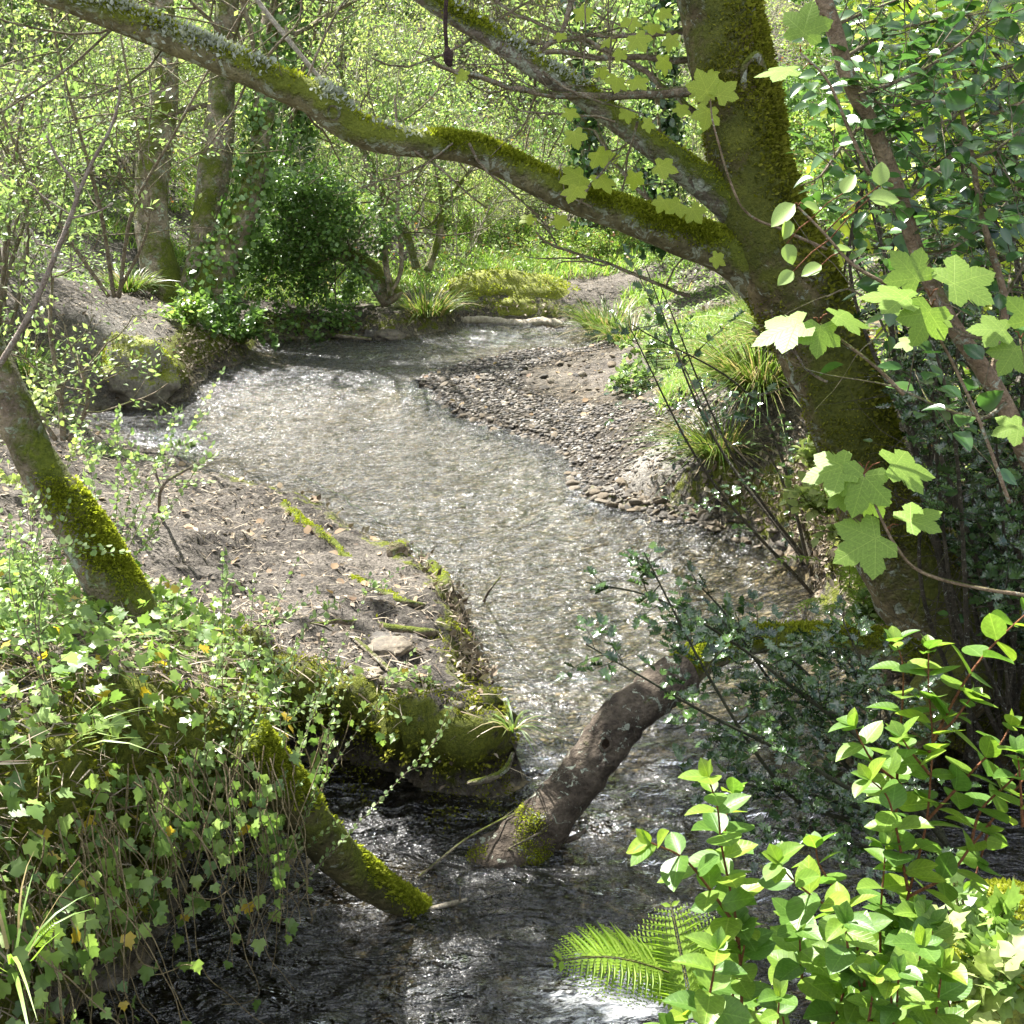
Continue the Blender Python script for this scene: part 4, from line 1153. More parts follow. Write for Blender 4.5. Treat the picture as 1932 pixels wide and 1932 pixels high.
# bits of dead leaf and twig on the bare banks
mb = MB(); n = 80000
u = rng.uniform(size=(n, 2)); gxy = np.stack([-4.2 + u[:, 0] * 7.2, 3.2 + u[:, 1] ** 1.3 * 13.5], -1)
zz, dd, ww_, _ = ground_z(gxy[:, 0], gxy[:, 1], True)
keep = (dd > .04) & (fbm2(gxy[:, 0], gxy[:, 1], 1.3, 3, 90) + rng.normal(0, .5, n) > -.2) & ~((ww_ > .33) & (dd < .7) & (gxy[:, 0] > -1))
gxy, zz = gxy[keep], zz[keep]; n = len(gxy)
p_ = np.stack([gxy[:, 0], gxy[:, 1], zz + .004], -1)
half = n // 2
leaves(mb, p_[:half], nrm(rng.normal(size=(half, 3)) * [1, 1, .25]), nrm(rdir(rng, half) * .5 + np.array([0, 0, 1])), rng.uniform(.012, .04, half), T_TINY, uvs=False)
T_TWIG = (np.array([(-.02, 0, 0), (.02, 0, 0), (.03, .5, .03), (-.01, .5, .03), (.01, 1, 0)]), [np.array([(0, 1, 2, 3)]), np.array([(3, 2, 4)])])
leaves(mb, p_[half:] + [0, 0, .004], nrm(rng.normal(size=(n - half, 3)) * [1, 1, .15] + [.35, -.25, 0]), nrm(rdir(rng, n - half) * .4 + np.array([0, 0, 1])), rng.uniform(.03, .11, n - half), T_TWIG, uvs=False)
solo("leaf_litter", mb, DEBRIS, None, None, kind="stuff", smooth=False)
mb = MB(); n = 2600
u = rng.uniform(size=(n, 2)); gxy = np.stack([-3.5 + u[:, 0] * 9, 3.2 + u[:, 1] * 10], -1)
zz, dd, ww_, _ = ground_z(gxy[:, 0], gxy[:, 1], True)
keep = (dd > .05) & ((gxy[:, 0] > 1.0) | (rng.uniform(size=n) < .25)); gxy, zz = gxy[keep], zz[keep]; n = len(gxy)
leaves(mb, np.stack([gxy[:, 0], gxy[:, 1], zz + .01], -1), nrm(rng.normal(size=(n, 3)) * [1, 1, .3]), nrm(rdir(rng, n) * .6 + np.array([0, 0, 1])), rng.uniform(.03, .07, n), T_ROUND, uvs=False)
solo("fallen_leaves", mb, L_DEADLEAF, None, None, kind="stuff")

pf, nf = face_pts((yf < 15.8) * (yf > 4.6) * (xf > -5) * (xf < 3) * steep * (V[:, 2] > .06), 16000, .03)
mb = MB(); n = len(pf)
leaves(mb, pf + nf * .01, nrm(rng.normal(size=(n, 3)) + [.2, 0, -.5]), nrm(nf + rdir(rng, n) * .5), rng.uniform(.02, .08, n), T_TWIG, uvs=False)
leaves(mb, pf[::2] + nf[::2] * .01, nrm(rng.normal(size=(len(pf[::2]), 3))), nrm(nf[::2] + rdir(rng, len(pf[::2])) * .5), rng.uniform(.02, .06, len(pf[::2])), T_TINY, uvs=False)
solo("leaf_litter", mb, DEBRIS, None, None, kind="stuff", smooth=False)
# ------------------------------------------------------------------ far woodland
def wtree(name, lab, cat, stems, D0, mat=BG_BARK, segs=20, rough=.06, lump=.1, group=None, ivy=None, crown=None, grp=None):
    """stems: lists of (px, py, D, width px); ivy: (n, size, material) leaves on the stems; crown: dict"""
    base = P(*stems[0][0][:3]); zb = min(gz(base[0], base[1]), base[2])
    t_ = thing(name, lab, cat, (base[0], base[1], zb), group)
    out = []
    for k, st in enumerate(stems):
        mb = MB(); pts, rr = ppath(st)
        po, no = tube(mb, pts, rr, segs, max(.03, .0035 * D0), rough=rough, nsc=7, lump=lump, seed=70 + k, ret=True)
        part("trunk" if st[0][3] * D0 / F > .12 else "stem", mb, mat, t_)
        if ivy and k in ivy[3]:
            i_ = rng.choice(len(po), ivy[0]); n = ivy[0]
            lb = MB(); p_ = po[i_] + no[i_] * rng.uniform(0, ivy[1] * 1.6, (n, 1)) + rng.normal(0, ivy[1] * .5, (n, 3))
            leaves(lb, p_, nrm(rdir(rng, n) + np.array([0, 0, -.7])), nrm(no[i_] + rdir(rng, n) * .5), ivy[1] * rng.uniform(.6, 1.2, n), T_ROUND, uvs=False)
            part("ivy", lb, ivy[2], t_)
        if crown:
            for q_ in range(crown['kids']):
                tt = rng.uniform(crown.get('t0', .4), 1); f_ = tt * (len(pts) - 1); i0 = min(int(f_), len(pts) - 2)
                q = pts[i0] + (pts[i0 + 1] - pts[i0]) * (f_ - i0)
                grow(rng, q, nrm(rdir(rng, 1)[0] * [1, 1, .4] + [0, 0, .35]), crown['L'] * rng.uniform(.6, 1.2), crown['r'], crown.get('depth', 2), out, .5, .13, crown.get('k', 4), .05, .6, 6)
    if crown:
        bm_ = MB(); twigs_mesh(bm_, out, 4); part("twig", bm_, TWIG, t_, kind="stuff")
        n = crown['n']
        if n:
            A_, D_ = leaf_points(rng, out, n, 1); lm = MB()
            leaves(lm, A_ + rng.normal(0, crown['s'] * .6, (n, 3)), nrm(D_ + rdir(rng, n)), nrm(rdir(rng, n) * .7 + np.array([0, 0, .8])), crown['s'] * rng.uniform(.5, 1.3, n), crown.get('T', T_TINY), uvs=False)
            part("crown", lm, crown['m'], t_)
    return t_

wtree("woodland_tree", "three-stemmed tree with mossy trunks standing on the far left bank", "tree",
      [[(335, 600, 13.4, 85), (310, 540, 13.4, 72), (286, 440, 13.4, 64), (288, 330, 13.4, 62), (308, 200, 13.4, 55), (312, 100, 13.4, 48), (300, -50, 13.4, 45), (290, -250, 13.4, 30)],
       [(362, 600, 13.3, 66), (378, 500, 13.3, 54), (392, 410, 13.3, 56), (406, 320, 13.3, 60), (414, 250, 13.3, 56), (420, 150, 13.3, 48), (430, 0, 13.3, 42), (450, -250, 13.3, 25)],
       [(385, 598, 13.1, 76), (418, 500, 13.1, 66), (452, 420, 13.0, 54), (480, 340, 13, 46), (494, 250, 13, 40), (502, 150, 13, 38), (512, 0, 13, 32), (530, -300, 13, 18)]], 13.4, segs=28,
      ivy=(2600, .075, L_MID, (2,)), crown=dict(kids=6, L=1.5, r=.03, n=1800, s=.07, m=L_SPRING, t0=.65))
wtree("woodland_tree", "stout ivy-hung tree at the far left edge", "tree",
      [[(95, 450, 15.5, 125), (82, 380, 15.5, 100), (76, 280, 15.5, 84), (72, 130, 15.5, 74), (70, 0, 15.5, 66), (60, -400, 15.5, 40)]], 15.5, segs=28,
      ivy=(5200, .085, L_MID, (0,)), crown=dict(kids=8, L=1.6, r=.035, n=2600, s=.07, m=L_FRESH, t0=.4))
wtree("woodland_tree", "ivy column tree behind the three-stemmed tree", "tree",
      [[(560, 480, 16, 50), (548, 350, 16, 46), (545, 200, 16, 40), (548, 50, 16, 36), (560, -300, 16, 20)]], 16, ivy=(6500, .10, L_MID, (0,)), crown=dict(kids=7, L=1.8, r=.03, n=4500, s=.07, m=L_SPRING, t0=.3))
wtree("woodland_tree", "forked bare tree far beyond the head of the stream", "tree",
      [[(942, 400, 24, 26), (942, 300, 24, 24), (934, 210, 24, 24), (908, 130, 24, 14), (885, 40, 24, 9)], [(934, 215, 24, 14), (955, 150, 24, 11), (962, 40, 24, 8)], [(942, 300, 24, 12), (985, 265, 24, 9), (1000, 210, 24, 6)]], 24, segs=10,
      crown=dict(kids=5, L=1.9, r=.03, n=900, s=.08, m=L_FRESH))
wtree("woodland_tree", "slim pale tree far off to the right of the forked bare tree", "tree",
      [[(1036, 390, 22, 26), (1034, 280, 22, 21), (1030, 190, 22, 15), (1022, 60, 22, 9)]], 22, segs=10, crown=dict(kids=9, L=1.6, r=.022, n=700, s=.08, m=L_FRESH))
wtree("woodland_tree", "dark ivy-wrapped tree beyond the low limb near the big trunk", "tree",
      [[(1125, 440, 17, 36), (1118, 330, 17, 32), (1100, 200, 17, 28), (1090, 0, 17, 22)]], 17, ivy=(1800, .09, L_DARK, (0,)), crown=dict(kids=6, L=1.5, r=.02, n=1500, s=.08, m=L_SPRING))
wtree("woodland_tree", "ivy-wrapped tree just left of the big mossy trunk in the distance", "tree",
      [[(1250, 460, 14, 40), (1245, 330, 14, 36), (1240, 150, 14, 34), (1250, -100, 14, 26)]], 14, ivy=(3800, .09, L_DARK, (0,)), crown=dict(kids=6, L=1.6, r=.02, n=2500, s=.08, m=L_SPRING))
wtree("thin_shrub", "slender dark twin-stemmed shrub above the fern on the far bank", "shrub",
      [[(738, 560, 13.8, 13), (724, 470, 13.8, 12), (718, 390, 13.8, 11), (692, 315, 13.8, 9), (660, 200, 13.8, 7)], [(735, 555, 13.8, 10), (757, 505, 13.8, 9), (750, 400, 13.8, 8), (752, 300, 13.8, 7), (745, 180, 13.8, 5)]], 13.8, segs=8, mat=TWIG,
      crown=dict(kids=7, L=1.0, r=.012, n=1500, s=.05, m=L_SPRING, t0=.3))
wtree("thin_shrub", "leaning mossy stem curving up left behind the twin-stemmed shrub", "shrub",
      [[(785, 505, 16, 17), (765, 440, 16, 15), (728, 380, 16, 13), (702, 312, 16, 11), (670, 250, 16, 9), (640, 120, 16, 6)]], 16, segs=10, crown=dict(kids=6, L=1.1, r=.012, n=1500, s=.06, m=L_SPRING))
wtree("thin_shrub", "crooked forked shrub stem right of the leaning mossy stem", "shrub",
      [[(806, 512, 16, 15), (828, 450, 16, 14), (835, 400, 16, 12), (868, 345, 16, 10), (905, 300, 16, 7)], [(835, 400, 16, 10), (828, 345, 16, 8), (812, 280, 16, 6)], [(833, 410, 16, 7), (812, 425, 16, 6), (788, 432, 16, 4)]], 16, segs=8,
      crown=dict(kids=4, L=1.0, r=.012, n=1600, s=.06, m=L_MID))
# evergreen bush leaning over the far bank
base = onground(735, 560)
bush = thing("evergreen_bush", "dense dark evergreen bush leaning left over the far bank on a bent trunk", "bush", tuple(base))
mb = MB(); pts, rr = ppath([(740, 565, 14, 52), (705, 515, 14, 42), (655, 482, 14, 36), (600, 450, 13.9, 26), (545, 410, 13.8, 16)])
tube(mb, pts, rr, 18, .05, rough=.08, nsc=8, lump=.1); part("trunk", mb, BG_BARK, bush)
out = []
for k in range(26):
    t_ = rng.uniform(.35, 1) * (len(pts) - 1); i0 = min(int(t_), len(pts) - 2); q = pts[i0] + (pts[i0 + 1] - pts[i0]) * (t_ - i0)
    grow(rng, q, nrm(rdir(rng, 1)[0] + [-.25, 0, .45]), rng.uniform(.45, .8), .012, 2, out, .55, .12, 4, .02, .62, 6)
A_, D_ = leaf_points(rng, out, 12000, 1); n = len(A_)
mb = MB(); leaves(mb, A_ + rng.normal(0, .05, (n, 3)), nrm(D_ + rdir(rng, n)), nrm(rdir(rng, n) * .6 + np.array([0, 0, 1])), .055 * rng.uniform(.6, 1.2, n), T_ROUND, uvs=False)
part("crown", mb, L_MID, bush); mb = MB(); twigs_mesh(mb, out, 4); part("twig", mb, TWIG, bush, kind="stuff")

# prototypes of shrubs and trees, copied over the valley sides
def shrub_proto(name, H, n, s, mat, seed, stems=6, tmpl=T_TINY, bark=TWIG, spread=.5, depth=2, kids=5, r=.018):
    rg = np.random.default_rng(seed); out = []
    for k in range(stems):
        a = rg.uniform(0, 6.28); grow(rg, (.08 * math.cos(a), .08 * math.sin(a), 0), np.array([math.cos(a) * spread, math.sin(a) * spread, 1]), H * rg.uniform(.55, .75), r, depth, out, .5, .12, kids, .04, .58, 7)
    t_ = thing(name, None, None); mb = MB(); twigs_mesh(mb, out, 4); part("stem", mb, bark, t_)
    A_, D_ = leaf_points(rg, out, n, 1); lm = MB()
    leaves(lm, A_ + rg.normal(0, s * .7, (n, 3)), nrm(D_ + rdir(rg, n)), nrm(rdir(rg, n) * .7 + np.array([0, 0, .8])), s * rg.uniform(.5, 1.3, n), tmpl, uvs=False)
    part("foliage", lm, mat, t_)
    return t_
def tree_proto(name, H, n, s, mat, seed, r=.14, bark=BG_BARK, t0=.22, kids=14, ivy=0):
    rg = np.random.default_rng(seed); out = []
    pts = [np.array([0, 0, -.2])]; d = np.array([rg.normal() * .1, rg.normal() * .1, 1])
    for k in range(8): d = nrm(d + rg.normal(0, .06, 3) + [0, 0, .08]); pts.append(pts[-1] + d * H / 8)
    rr = np.linspace(r, r * .25, 9)
    t_ = thing(name, None, None); mb = MB(); po, no = tube(mb, pts, rr, 12, .15, rough=.08, nsc=4, lump=.1, seed=seed, ret=True)
    part("trunk", mb, bark, t_)
    for k in range(kids):
        tt = (t0 + (1 - t0) * (k + .5) / kids) * 8; i0 = min(int(tt), 7); q = pts[i0] + (pts[i0 + 1] - pts[i0]) * (tt - i0)
        a = k * 2.4 + rg.uniform(-.4, .4)
        grow(rg, q, np.array([math.cos(a), math.sin(a), .35]), H * .28 * (1.15 - tt / 9), r * .3, 2, out, .5, .13, 5, .04, .6, 6)
    mb = MB(); twigs_mesh(mb, out, 4); part("branch", mb, TWIG, t_)
    A_, D_ = leaf_points(rg, out, n, 1); lm = MB()
    leaves(lm, A_ + rg.normal(0, s * .7, (n, 3)), nrm(D_ + rdir(rg, n)), nrm(rdir(rg, n) * .7 + np.array([0, 0, .8])), s * rg.uniform(.5, 1.3, n), T_TINY, uvs=False)
    part("crown", lm, mat, t_)
    if ivy:
        i_ = rg.choice(len(po), ivy); lb = MB()
        leaves(lb, po[i_] + no[i_] * rg.uniform(0, .16, (ivy, 1)), nrm(rdir(rg, ivy) + [0, 0, -.6]), nrm(no[i_] + rdir(rg, ivy) * .5), .09 * rg.uniform(.6, 1.2, ivy), T_ROUND, uvs=False)
        part("ivy", lb, L_MID, t_)
    return t_
GREY = bark_mat("pale_grey_twig", (.30, .26, .21), (.52, .47, .39), moss=.1, lichen=.2, scale=2)
PR = {
 'a': shrub_proto("woodland_shrub", 2.6, 5600, .055, L_SPRING, 1), 'b': shrub_proto("woodland_shrub", 3.2, 3000, .055, L_FRESH, 2, bark=GREY, kids=6),
 'c': shrub_proto("evergreen_shrub", 2.4, 9500, .065, L_MID, 3, tmpl=T_ROUND, spread=.7), 'd': shrub_proto("woodland_shrub", 1.6, 6500, .055, L_BRAM, 4, stems=9, spread=1.2),
 'e': shrub_proto("bare_shrub", 3.0, 1100, .05, L_FRESH, 5, bark=GREY, stems=8, kids=7), 't': tree_proto("woodland_tree", 8, 5000, .085, L_SPRING, 11),
 'u': tree_proto("woodland_tree", 9, 3400, .085, L_FRESH, 12, r=.11, bark=GREY), 'v': tree_proto("ivy_clad_tree", 8, 3800, .09, L_SPRING, 13, r=.16, ivy=4200)}
LB = {'a': ("leafy spring-green shrub in the thicket beyond the stream", "shrub", "spring-green shrubs of the thicket"), 'b': ("airy shrub with pale stems and yellow-green leaves in the thicket", "shrub", "airy pale-stemmed shrubs of the thicket"),
      'c': ("dark glossy evergreen shrub in the woodland thicket", "shrub", "dark evergreen shrubs of the thicket"), 'd': ("low arching bramble clump on the slopes beyond the stream", "bramble", "bramble clumps on the slopes"),
      'e': ("nearly bare shrub of pale twigs in the woodland thicket", "shrub", "nearly bare shrubs of the thicket"), 't': ("tall spring-green tree in the wood behind the stream", "tree", "spring-green trees of the wood"),
      'u': ("tall slim grey-barked tree with yellow-green leaves in the wood", "tree", "grey-barked trees of the wood"), 'v': ("tall tree with its trunk wrapped in ivy in the wood", "tree", "ivy-clad trees of the wood")}
used = {}
def put(k, x, y, sc=1.0, z=None):
    src = PR[k]; rz = rng.uniform(0, 6.28); sc *= rng.uniform(.85, 1.15); z = gz(x, y) - .05 if z is None else z
    lab, cat, grp = LB[k]
    if k not in used:
        used[k] = 1; o = src; o.location = (x, y, z); o.rotation_euler = (0, 0, rz); o.scale = (sc,) * 3
    else:
        o = dup(src, (x, y, z), rz, sc)
    qx, _, qd = to_px([x, y, z + .8])
    zone = next(t for lim, t in ((230, 'left of the three-stemmed tree'), (560, 'behind the three-stemmed tree'), (800, 'behind the evergreen bush'), (1000, 'above the mossy hump'), (1200, 'above the narrow riffle'), (1480, 'left of the big trunk'), (9e9, 'behind the hollies at the right')) if qx < lim)
    rank = next(t for lim, t in ((13, 'nearest'), (17, 'in the second rank'), (21, 'in the middle rank'), (26, 'in the rank behind'), (99, 'in the farthest rank')) if qd < lim)
    short = {'a': 'leafy spring-green shrub', 'b': 'airy pale-stemmed shrub', 'c': 'dark glossy evergreen shrub', 'd': 'arching bramble clump', 'e': 'nearly bare twiggy shrub', 't': 'tall spring-green tree', 'u': 'tall slim grey-barked tree', 'v': 'tall ivy-wrapped tree'}[k]
    o['label'] = short + ' ' + zone + ', ' + rank; o['category'] = cat; o['group'] = short + ' ' + zone + ' ' + rank
    return o
def scatter(keys, n, x0, x1, y0, y1, sc=(.8, 1.2), mind=.7, keep=None):
    pts_ = []; tries = 0
    while len(pts_) < n and tries < n * 60:
        tries += 1
        x_, y_ = rng.uniform(x0, x1), rng.uniform(y0, y1)
        if keep and not keep(x_, y_): continue
        if any((x_ - a) ** 2 + (y_ - b) ** 2 < mind ** 2 for a, b in pts_): continue
        if ground_z([x_], [y_], True)[1][0] < .35: continue
        pts_.append((x_, y_)); put(keys[rng.integers(len(keys))], x_, y_, rng.uniform(*sc))
# valley head
scatter("ddabd", 22, -5, 5, 17.5, 21, (.45, .8), .8, lambda x, y: not (-.6 < x < 1.6 and y < 18.3))
scatter("aabbede", 26, -8, 8, 20, 26, (.8, 1.2), 1.2)
scatter("abebec", 20, -9, 9, 26, 32, (1, 1.4), 1.5)
scatter("tuuvt", 16, -13, 13, 22, 38, (.8, 1.2), 2.4)
# left side
scatter("eaeb", 9, -8, -3.6, 15.2, 18.5, (.7, 1.1), 1.0, lambda x, y: x < -.24 * y - .5)
scatter("eeeea", 8, -6.5, -3.6, 8.5, 13, (.6, .9), .9, lambda x, y: x < -.33 * y - .7 and not (190 < to_px([x, y, .6])[0] < 560))
scatter("tuv", 6, -15, -10, 14, 24, (.9, 1.2), 2.2)
put('d', 1.3, 17.2, .5); put('d', 2.1, 16.8, .5); put('a', -2.6, 17.4, .6); put('e', -3.4, 16.2, .8); put('b', -.7, 17.6, .6)
# right side
scatter("cabd", 14, 2.4, 7, 12.5, 18, (.55, .95), .9, lambda x, y: x > .13 * y + .7)
scatter("ccab", 12, 3.0, 7.5, 7.5, 12.5, (.6, 1.0), .9, lambda x, y: x > .24 * y + .75)
scatter("tvu", 7, 6, 13, 9, 24, (.9, 1.2), 2.2)

# ground cover over the far slopes
def cover(name, n, box, s, mat, h, cond, tmpl=T_TINY, kind="stuff", up=.8):
    u = rng.uniform(size=(n * 2, 2)); gxy = np.stack([box[0] + u[:, 0] * (box[1] - box[0]), box[2] + u[:, 1] * (box[3] - box[2])], -1)
    zz, dd, ww_, _ = ground_z(gxy[:, 0], gxy[:, 1], True)
    k = cond(gxy[:, 0], gxy[:, 1], dd, ww_); gxy, zz = gxy[k][:n], zz[k][:n]; m = len(gxy)
    clump = np.clip(.5 + fbm2(gxy[:, 0], gxy[:, 1], 1.6, 3, 61), .1, 1.4)
    p_ = np.stack([gxy[:, 0], gxy[:, 1], zz + rng.uniform(0, h, m) * clump], -1)
    mb = MB(); leaves(mb, p_, nrm(rdir(rng, m) * [1, 1, .5] + [0, 0, .2]), nrm(rdir(rng, m) * .6 + np.array([0, 0, up])), s * rng.uniform(.5, 1.3, m), tmpl, uvs=False)
    solo(name, mb, mat, None, None, kind=kind)
scat = lambda x, y, sc, s_, th: fbm2(x, y, sc, 3, s_) > th
cover("undergrowth", 80000, (-9, 9, 16.3, 30), .06, L_BRAM, .45, lambda x, y, d, w: (d > .1) & scat(x, y, .8, 71, -.7))
cover("undergrowth", 22000, (-9, -2.2, 8, 17), .05, L_SPRING, .22, lambda x, y, d, w: (d > .25) & scat(x, y, 1.1, 72, .1) & (x < -.2 * y - .6))
cover("undergrowth", 30000, (1.2, 9, 9.5, 18), .05, L_SPRING, .3, lambda x, y, d, w: (d > .15) & (w < .6) & scat(x, y, 1.0, 73, -.5) & (x > .11 * y - .1))
cover("undergrowth", 14000, (1.9, 6, 5, 9.5), .05, L_BRAM, .12, lambda x, y, d, w: (d > .2) & scat(x, y, 1.4, 74, -.1) & (x > 2.0))
# grass
def grass(name, n, box, L, cond, mat=L_GRASS, wd=.004):
    u = rng.uniform(size=(n * 3, 2)); gxy = np.stack([box[0] + u[:, 0] * (box[1] - box[0]), box[2] + u[:, 1] * (box[3] - box[2])], -1)
    zz, dd, ww_, _ = ground_z(gxy[:, 0], gxy[:, 1], True)
    k = cond(gxy[:, 0], gxy[:, 1], dd, ww_); gxy, zz = gxy[k][:n], zz[k][:n]; m = len(gxy)
    mb = MB(); blades(mb, np.stack([gxy[:, 0], gxy[:, 1], zz], -1), nrm(rdir(rng, m) * .5 + [0, 0, 1]), L * rng.uniform(.4, 1.2, m), wd, rng.uniform(.1, .9, m), 4)
    solo(name, mb, mat, None, None, kind="stuff")
grass("grass", 26000, (-5, 2.5, 14.5, 21), .22, lambda x, y, d, w: (d > .3) & scat(x, y, 1.2, 81, -.2), wd=.007)
gq = [g2(1330, 690, .5), g2(1230, 720, .45), g2(1200, 690, .4)]
grass("grass", 7000, (1.0, 2.6, 8.0, 12.5), .14, lambda x, y, d, w: (d > .1) & (x - .16 * y > -.35) & (x - .16 * y < .45) & (y > 8.6), wd=.005)
tq = lambda a, b: onground(a, b)
tussock(tq(805, 590), 420, .55, "sedge tussock hanging over the far bank left of the mossy hump", spread=.28, wd=.009)
tussock(tq(1150, 620), 480, .55, "sedge tussock on the far right shore beside the narrow riffle", spread=.3, wd=.009)
tussock(tq(1190, 640), 300, .45, "smaller sedge tussock behind the far right shore tussock", spread=.25, wd=.008)
tussock(tq(1420, 880), 950, .74, "large sedge tussock above the stones left of the big trunk", spread=.17, wd=.006, lean=(-.1, -.15))
tussock(tq(1350, 860), 520, .52, "sedge tussock on the left flank of the large tussock", spread=.12, wd=.005, lean=(-.2, -.1))
tussock(tq(1475, 840), 600, .7, "sedge tussock squeezed between the large tussock and the big trunk", spread=.14, wd=.006, lean=(-.1, -.1))
tussock(np.array(P(968, 1372, 4.46)), 46, .17, "small sedge tuft on the tip of the mossy bank block", spread=.025, wd=.004, droop=1.3)
tussock(tq(240, 545), 260, .4, "sedge tuft left of the three-stemmed tree's foot", spread=.2, wd=.008)
tussock(tq(440, 640), 300, .42, "sedge tuft overhanging the far left shore", spread=.2, wd=.008)
tussock(tq(40, 700), 200, .4, "grass tuft at the left edge behind the leaning tree", spread=.15, wd=.006, mat=L_GRASS, cat="grass tuft", name="grass_tuft")
tussock(P(90, 1420, 3.0), 60, .26, "long grass tuft rising through the ivy at the left edge", spread=.06, wd=.004, mat=L_GRASS, cat="grass tuft", name="grass_tuft")
tussock(P(20, 1800, 2.3), 22, .26, "few broad grass blades at the bottom left corner", spread=.05, wd=.005, mat=L_GRASS, cat="grass tuft", name="grass_tuft")
# leafy clumps at the waterside
def clump(lab, loc, R, n, s, mat, cat="plant", name="leafy_plant", tmpl=T_ROUND, H=.3, group=None):
    out = []
    for k in range(14):
        grow(rng, np.array(loc) - [0, 0, .03], nrm(np.array([rng.normal() * R / H, rng.normal() * R / H, 1.0])), H * rng.uniform(.6, 1.1), .004, 1, out, .5, .15, 3, 0, .5, 5)
    t_ = thing(name, lab, cat, tuple(loc), group); mb = MB(); twigs_mesh(mb, out, 4); part("stem", mb, GREENSTEM, t_)
    A_, D_ = leaf_points(rng, out, n, 1); lm = MB()
    leaves(lm, A_, nrm(D_ + rdir(rng, n)), nrm(rdir(rng, n) * .5 + np.array([0, 0, 1])), s * rng.uniform(.6, 1.3, n), tmpl, uvs=False)
    part("foliage", lm, mat, t_); return t_
clump("dark leafy clump at the foot of the three-stemmed tree by the water", tq(425, 640), .45, 1500, .06, L_MID, H=.5)
clump("bluish leafy clump left of the waterside sedge tuft", tq(355, 610), .3, 700, .055, L_IVY, H=.35)
clump("fresh green leafy plant on the right shore behind the gravel bar", tq(1190, 740), .25, 800, .045, L_SPRING, H=.3)
clump("leafy plant between gravel bar and thicket on the right shore", tq(1240, 690), .3, 900, .05, L_SPRING, H=.35)
clump("low leafy sprawl at the water's edge of the near left bank", tq(340, 858), .25, 500, .03, L_SPRING, H=.18)
clump("straggling green plant at the tip of the near left bank edge", tq(300, 830), .25, 400, .03, L_MID, H=.16)
clump("small green plant at the foot of the dead branch", tq(800, 1290), .05, 60, .022, L_SPRING, H=.07)
clump("bright small plant on the bank's lip above the stream", tq(890, 1262), .06, 90, .022, L_FRESH, H=.07)
clump("pale green rosette growing against the big trunk's left foot", P(1555, 960, 5.6), .16, 260, .05, L_FRESH, H=.18)
clump("yellow-green plant in front of the big trunk above the stones", P(1530, 885, 5.9), .14, 220, .045, L_FRESH, H=.16)
clump("fresh green plant below the rosette at the big trunk", P(1600, 1010, 5.5), .12, 240, .04, L_FRESH, H=.14)
clump("small leafy plant at the waterline under the big trunk's ferns", P(1640, 1160, 5.3), .10, 200, .035, L_SPRING, H=.12)
# ------------------------------------------------------------------ near plants
AVOID = [False]
class Lf:
    def __init__(s): s.p = []; s.y = []; s.n = []; s.s = []
    def a(s, p, y, n, z): s.p.append(p); s.y.append(y); s.n.append(n); s.s.append(z)
    def to(s, mb, tmpl, vary=True):
        if s.p: leaves(mb, np.array(s.p), np.array(s.y), np.array(s.n), np.array(s.s), tmpl, rng=rng if vary else None)
        return mb

def twig_line(q, d, L, wander=.1, up=0.0, k=7):
    pts = [np.array(q, float)]; d = nrm(np.array(d, float))
    for i in range(k):
        d = nrm(d + rng.normal(0, wander, 3) + [0, 0, up]); pts.append(pts[-1] + d * L / k)
    return np.array(pts)

def sprig(tw, lf, q, d, L, r, n, size, opp=False, up=0.0, open_=.35, face=None, t0=.12, wander=.1, pet=.15, spread=.9, line=None):
    """a leafy twig: leaves in pairs or alternate, blades turned to the light"""
    pts = twig_line(q, d, L, wander, up) if line is None else line
    if AVOID[0]:
        a_, b_, _ = to_px(pts)
        if (a_ < np.interp(b_, TRX[:, 0], TRX[:, 1]) + 8).any() and b_.min() < 1100 and rng.uniform() < .9: return pts
    tube(tw, pts, np.linspace(r, r * .35, len(pts)), 5, cap=False)
    m = len(pts) - 1
    for i in range(n):
        t = t0 + (1 - t0) * (i + .5) / n; f = t * m; k = min(int(f), m - 1)
        p = pts[k] + (pts[k + 1] - pts[k]) * (f - k); T = nrm(pts[k + 1] - pts[k])
        s0 = nrm(np.cross(T, [0, 0, 1.0] if i % 2 or not opp else [1.0, .3, .2]))
        for sg in ((1, -1) if opp else ((1,) if i % 2 else (-1,))):
            y = nrm(T * rng.uniform(.3, .8) + s0 * sg * spread + rng.normal(0, .22, 3))
            nn = nrm(np.array([0, 0, 1.0]) * (1 - open_) - F_ * open_ * .8 + rng.normal(0, .3, 3) + (np.zeros(3) if face is None else face))
            z = size * rng.uniform(.65, 1.15) * (1 - .35 * t)
            lf.a(p + y * z * pet, y, nn, z)
    lf.a(pts[-1], nrm(pts[-1] - pts[-2]), nrm(np.array([0, 0, 1.0]) - F_ * .3), size * .7)
    return pts

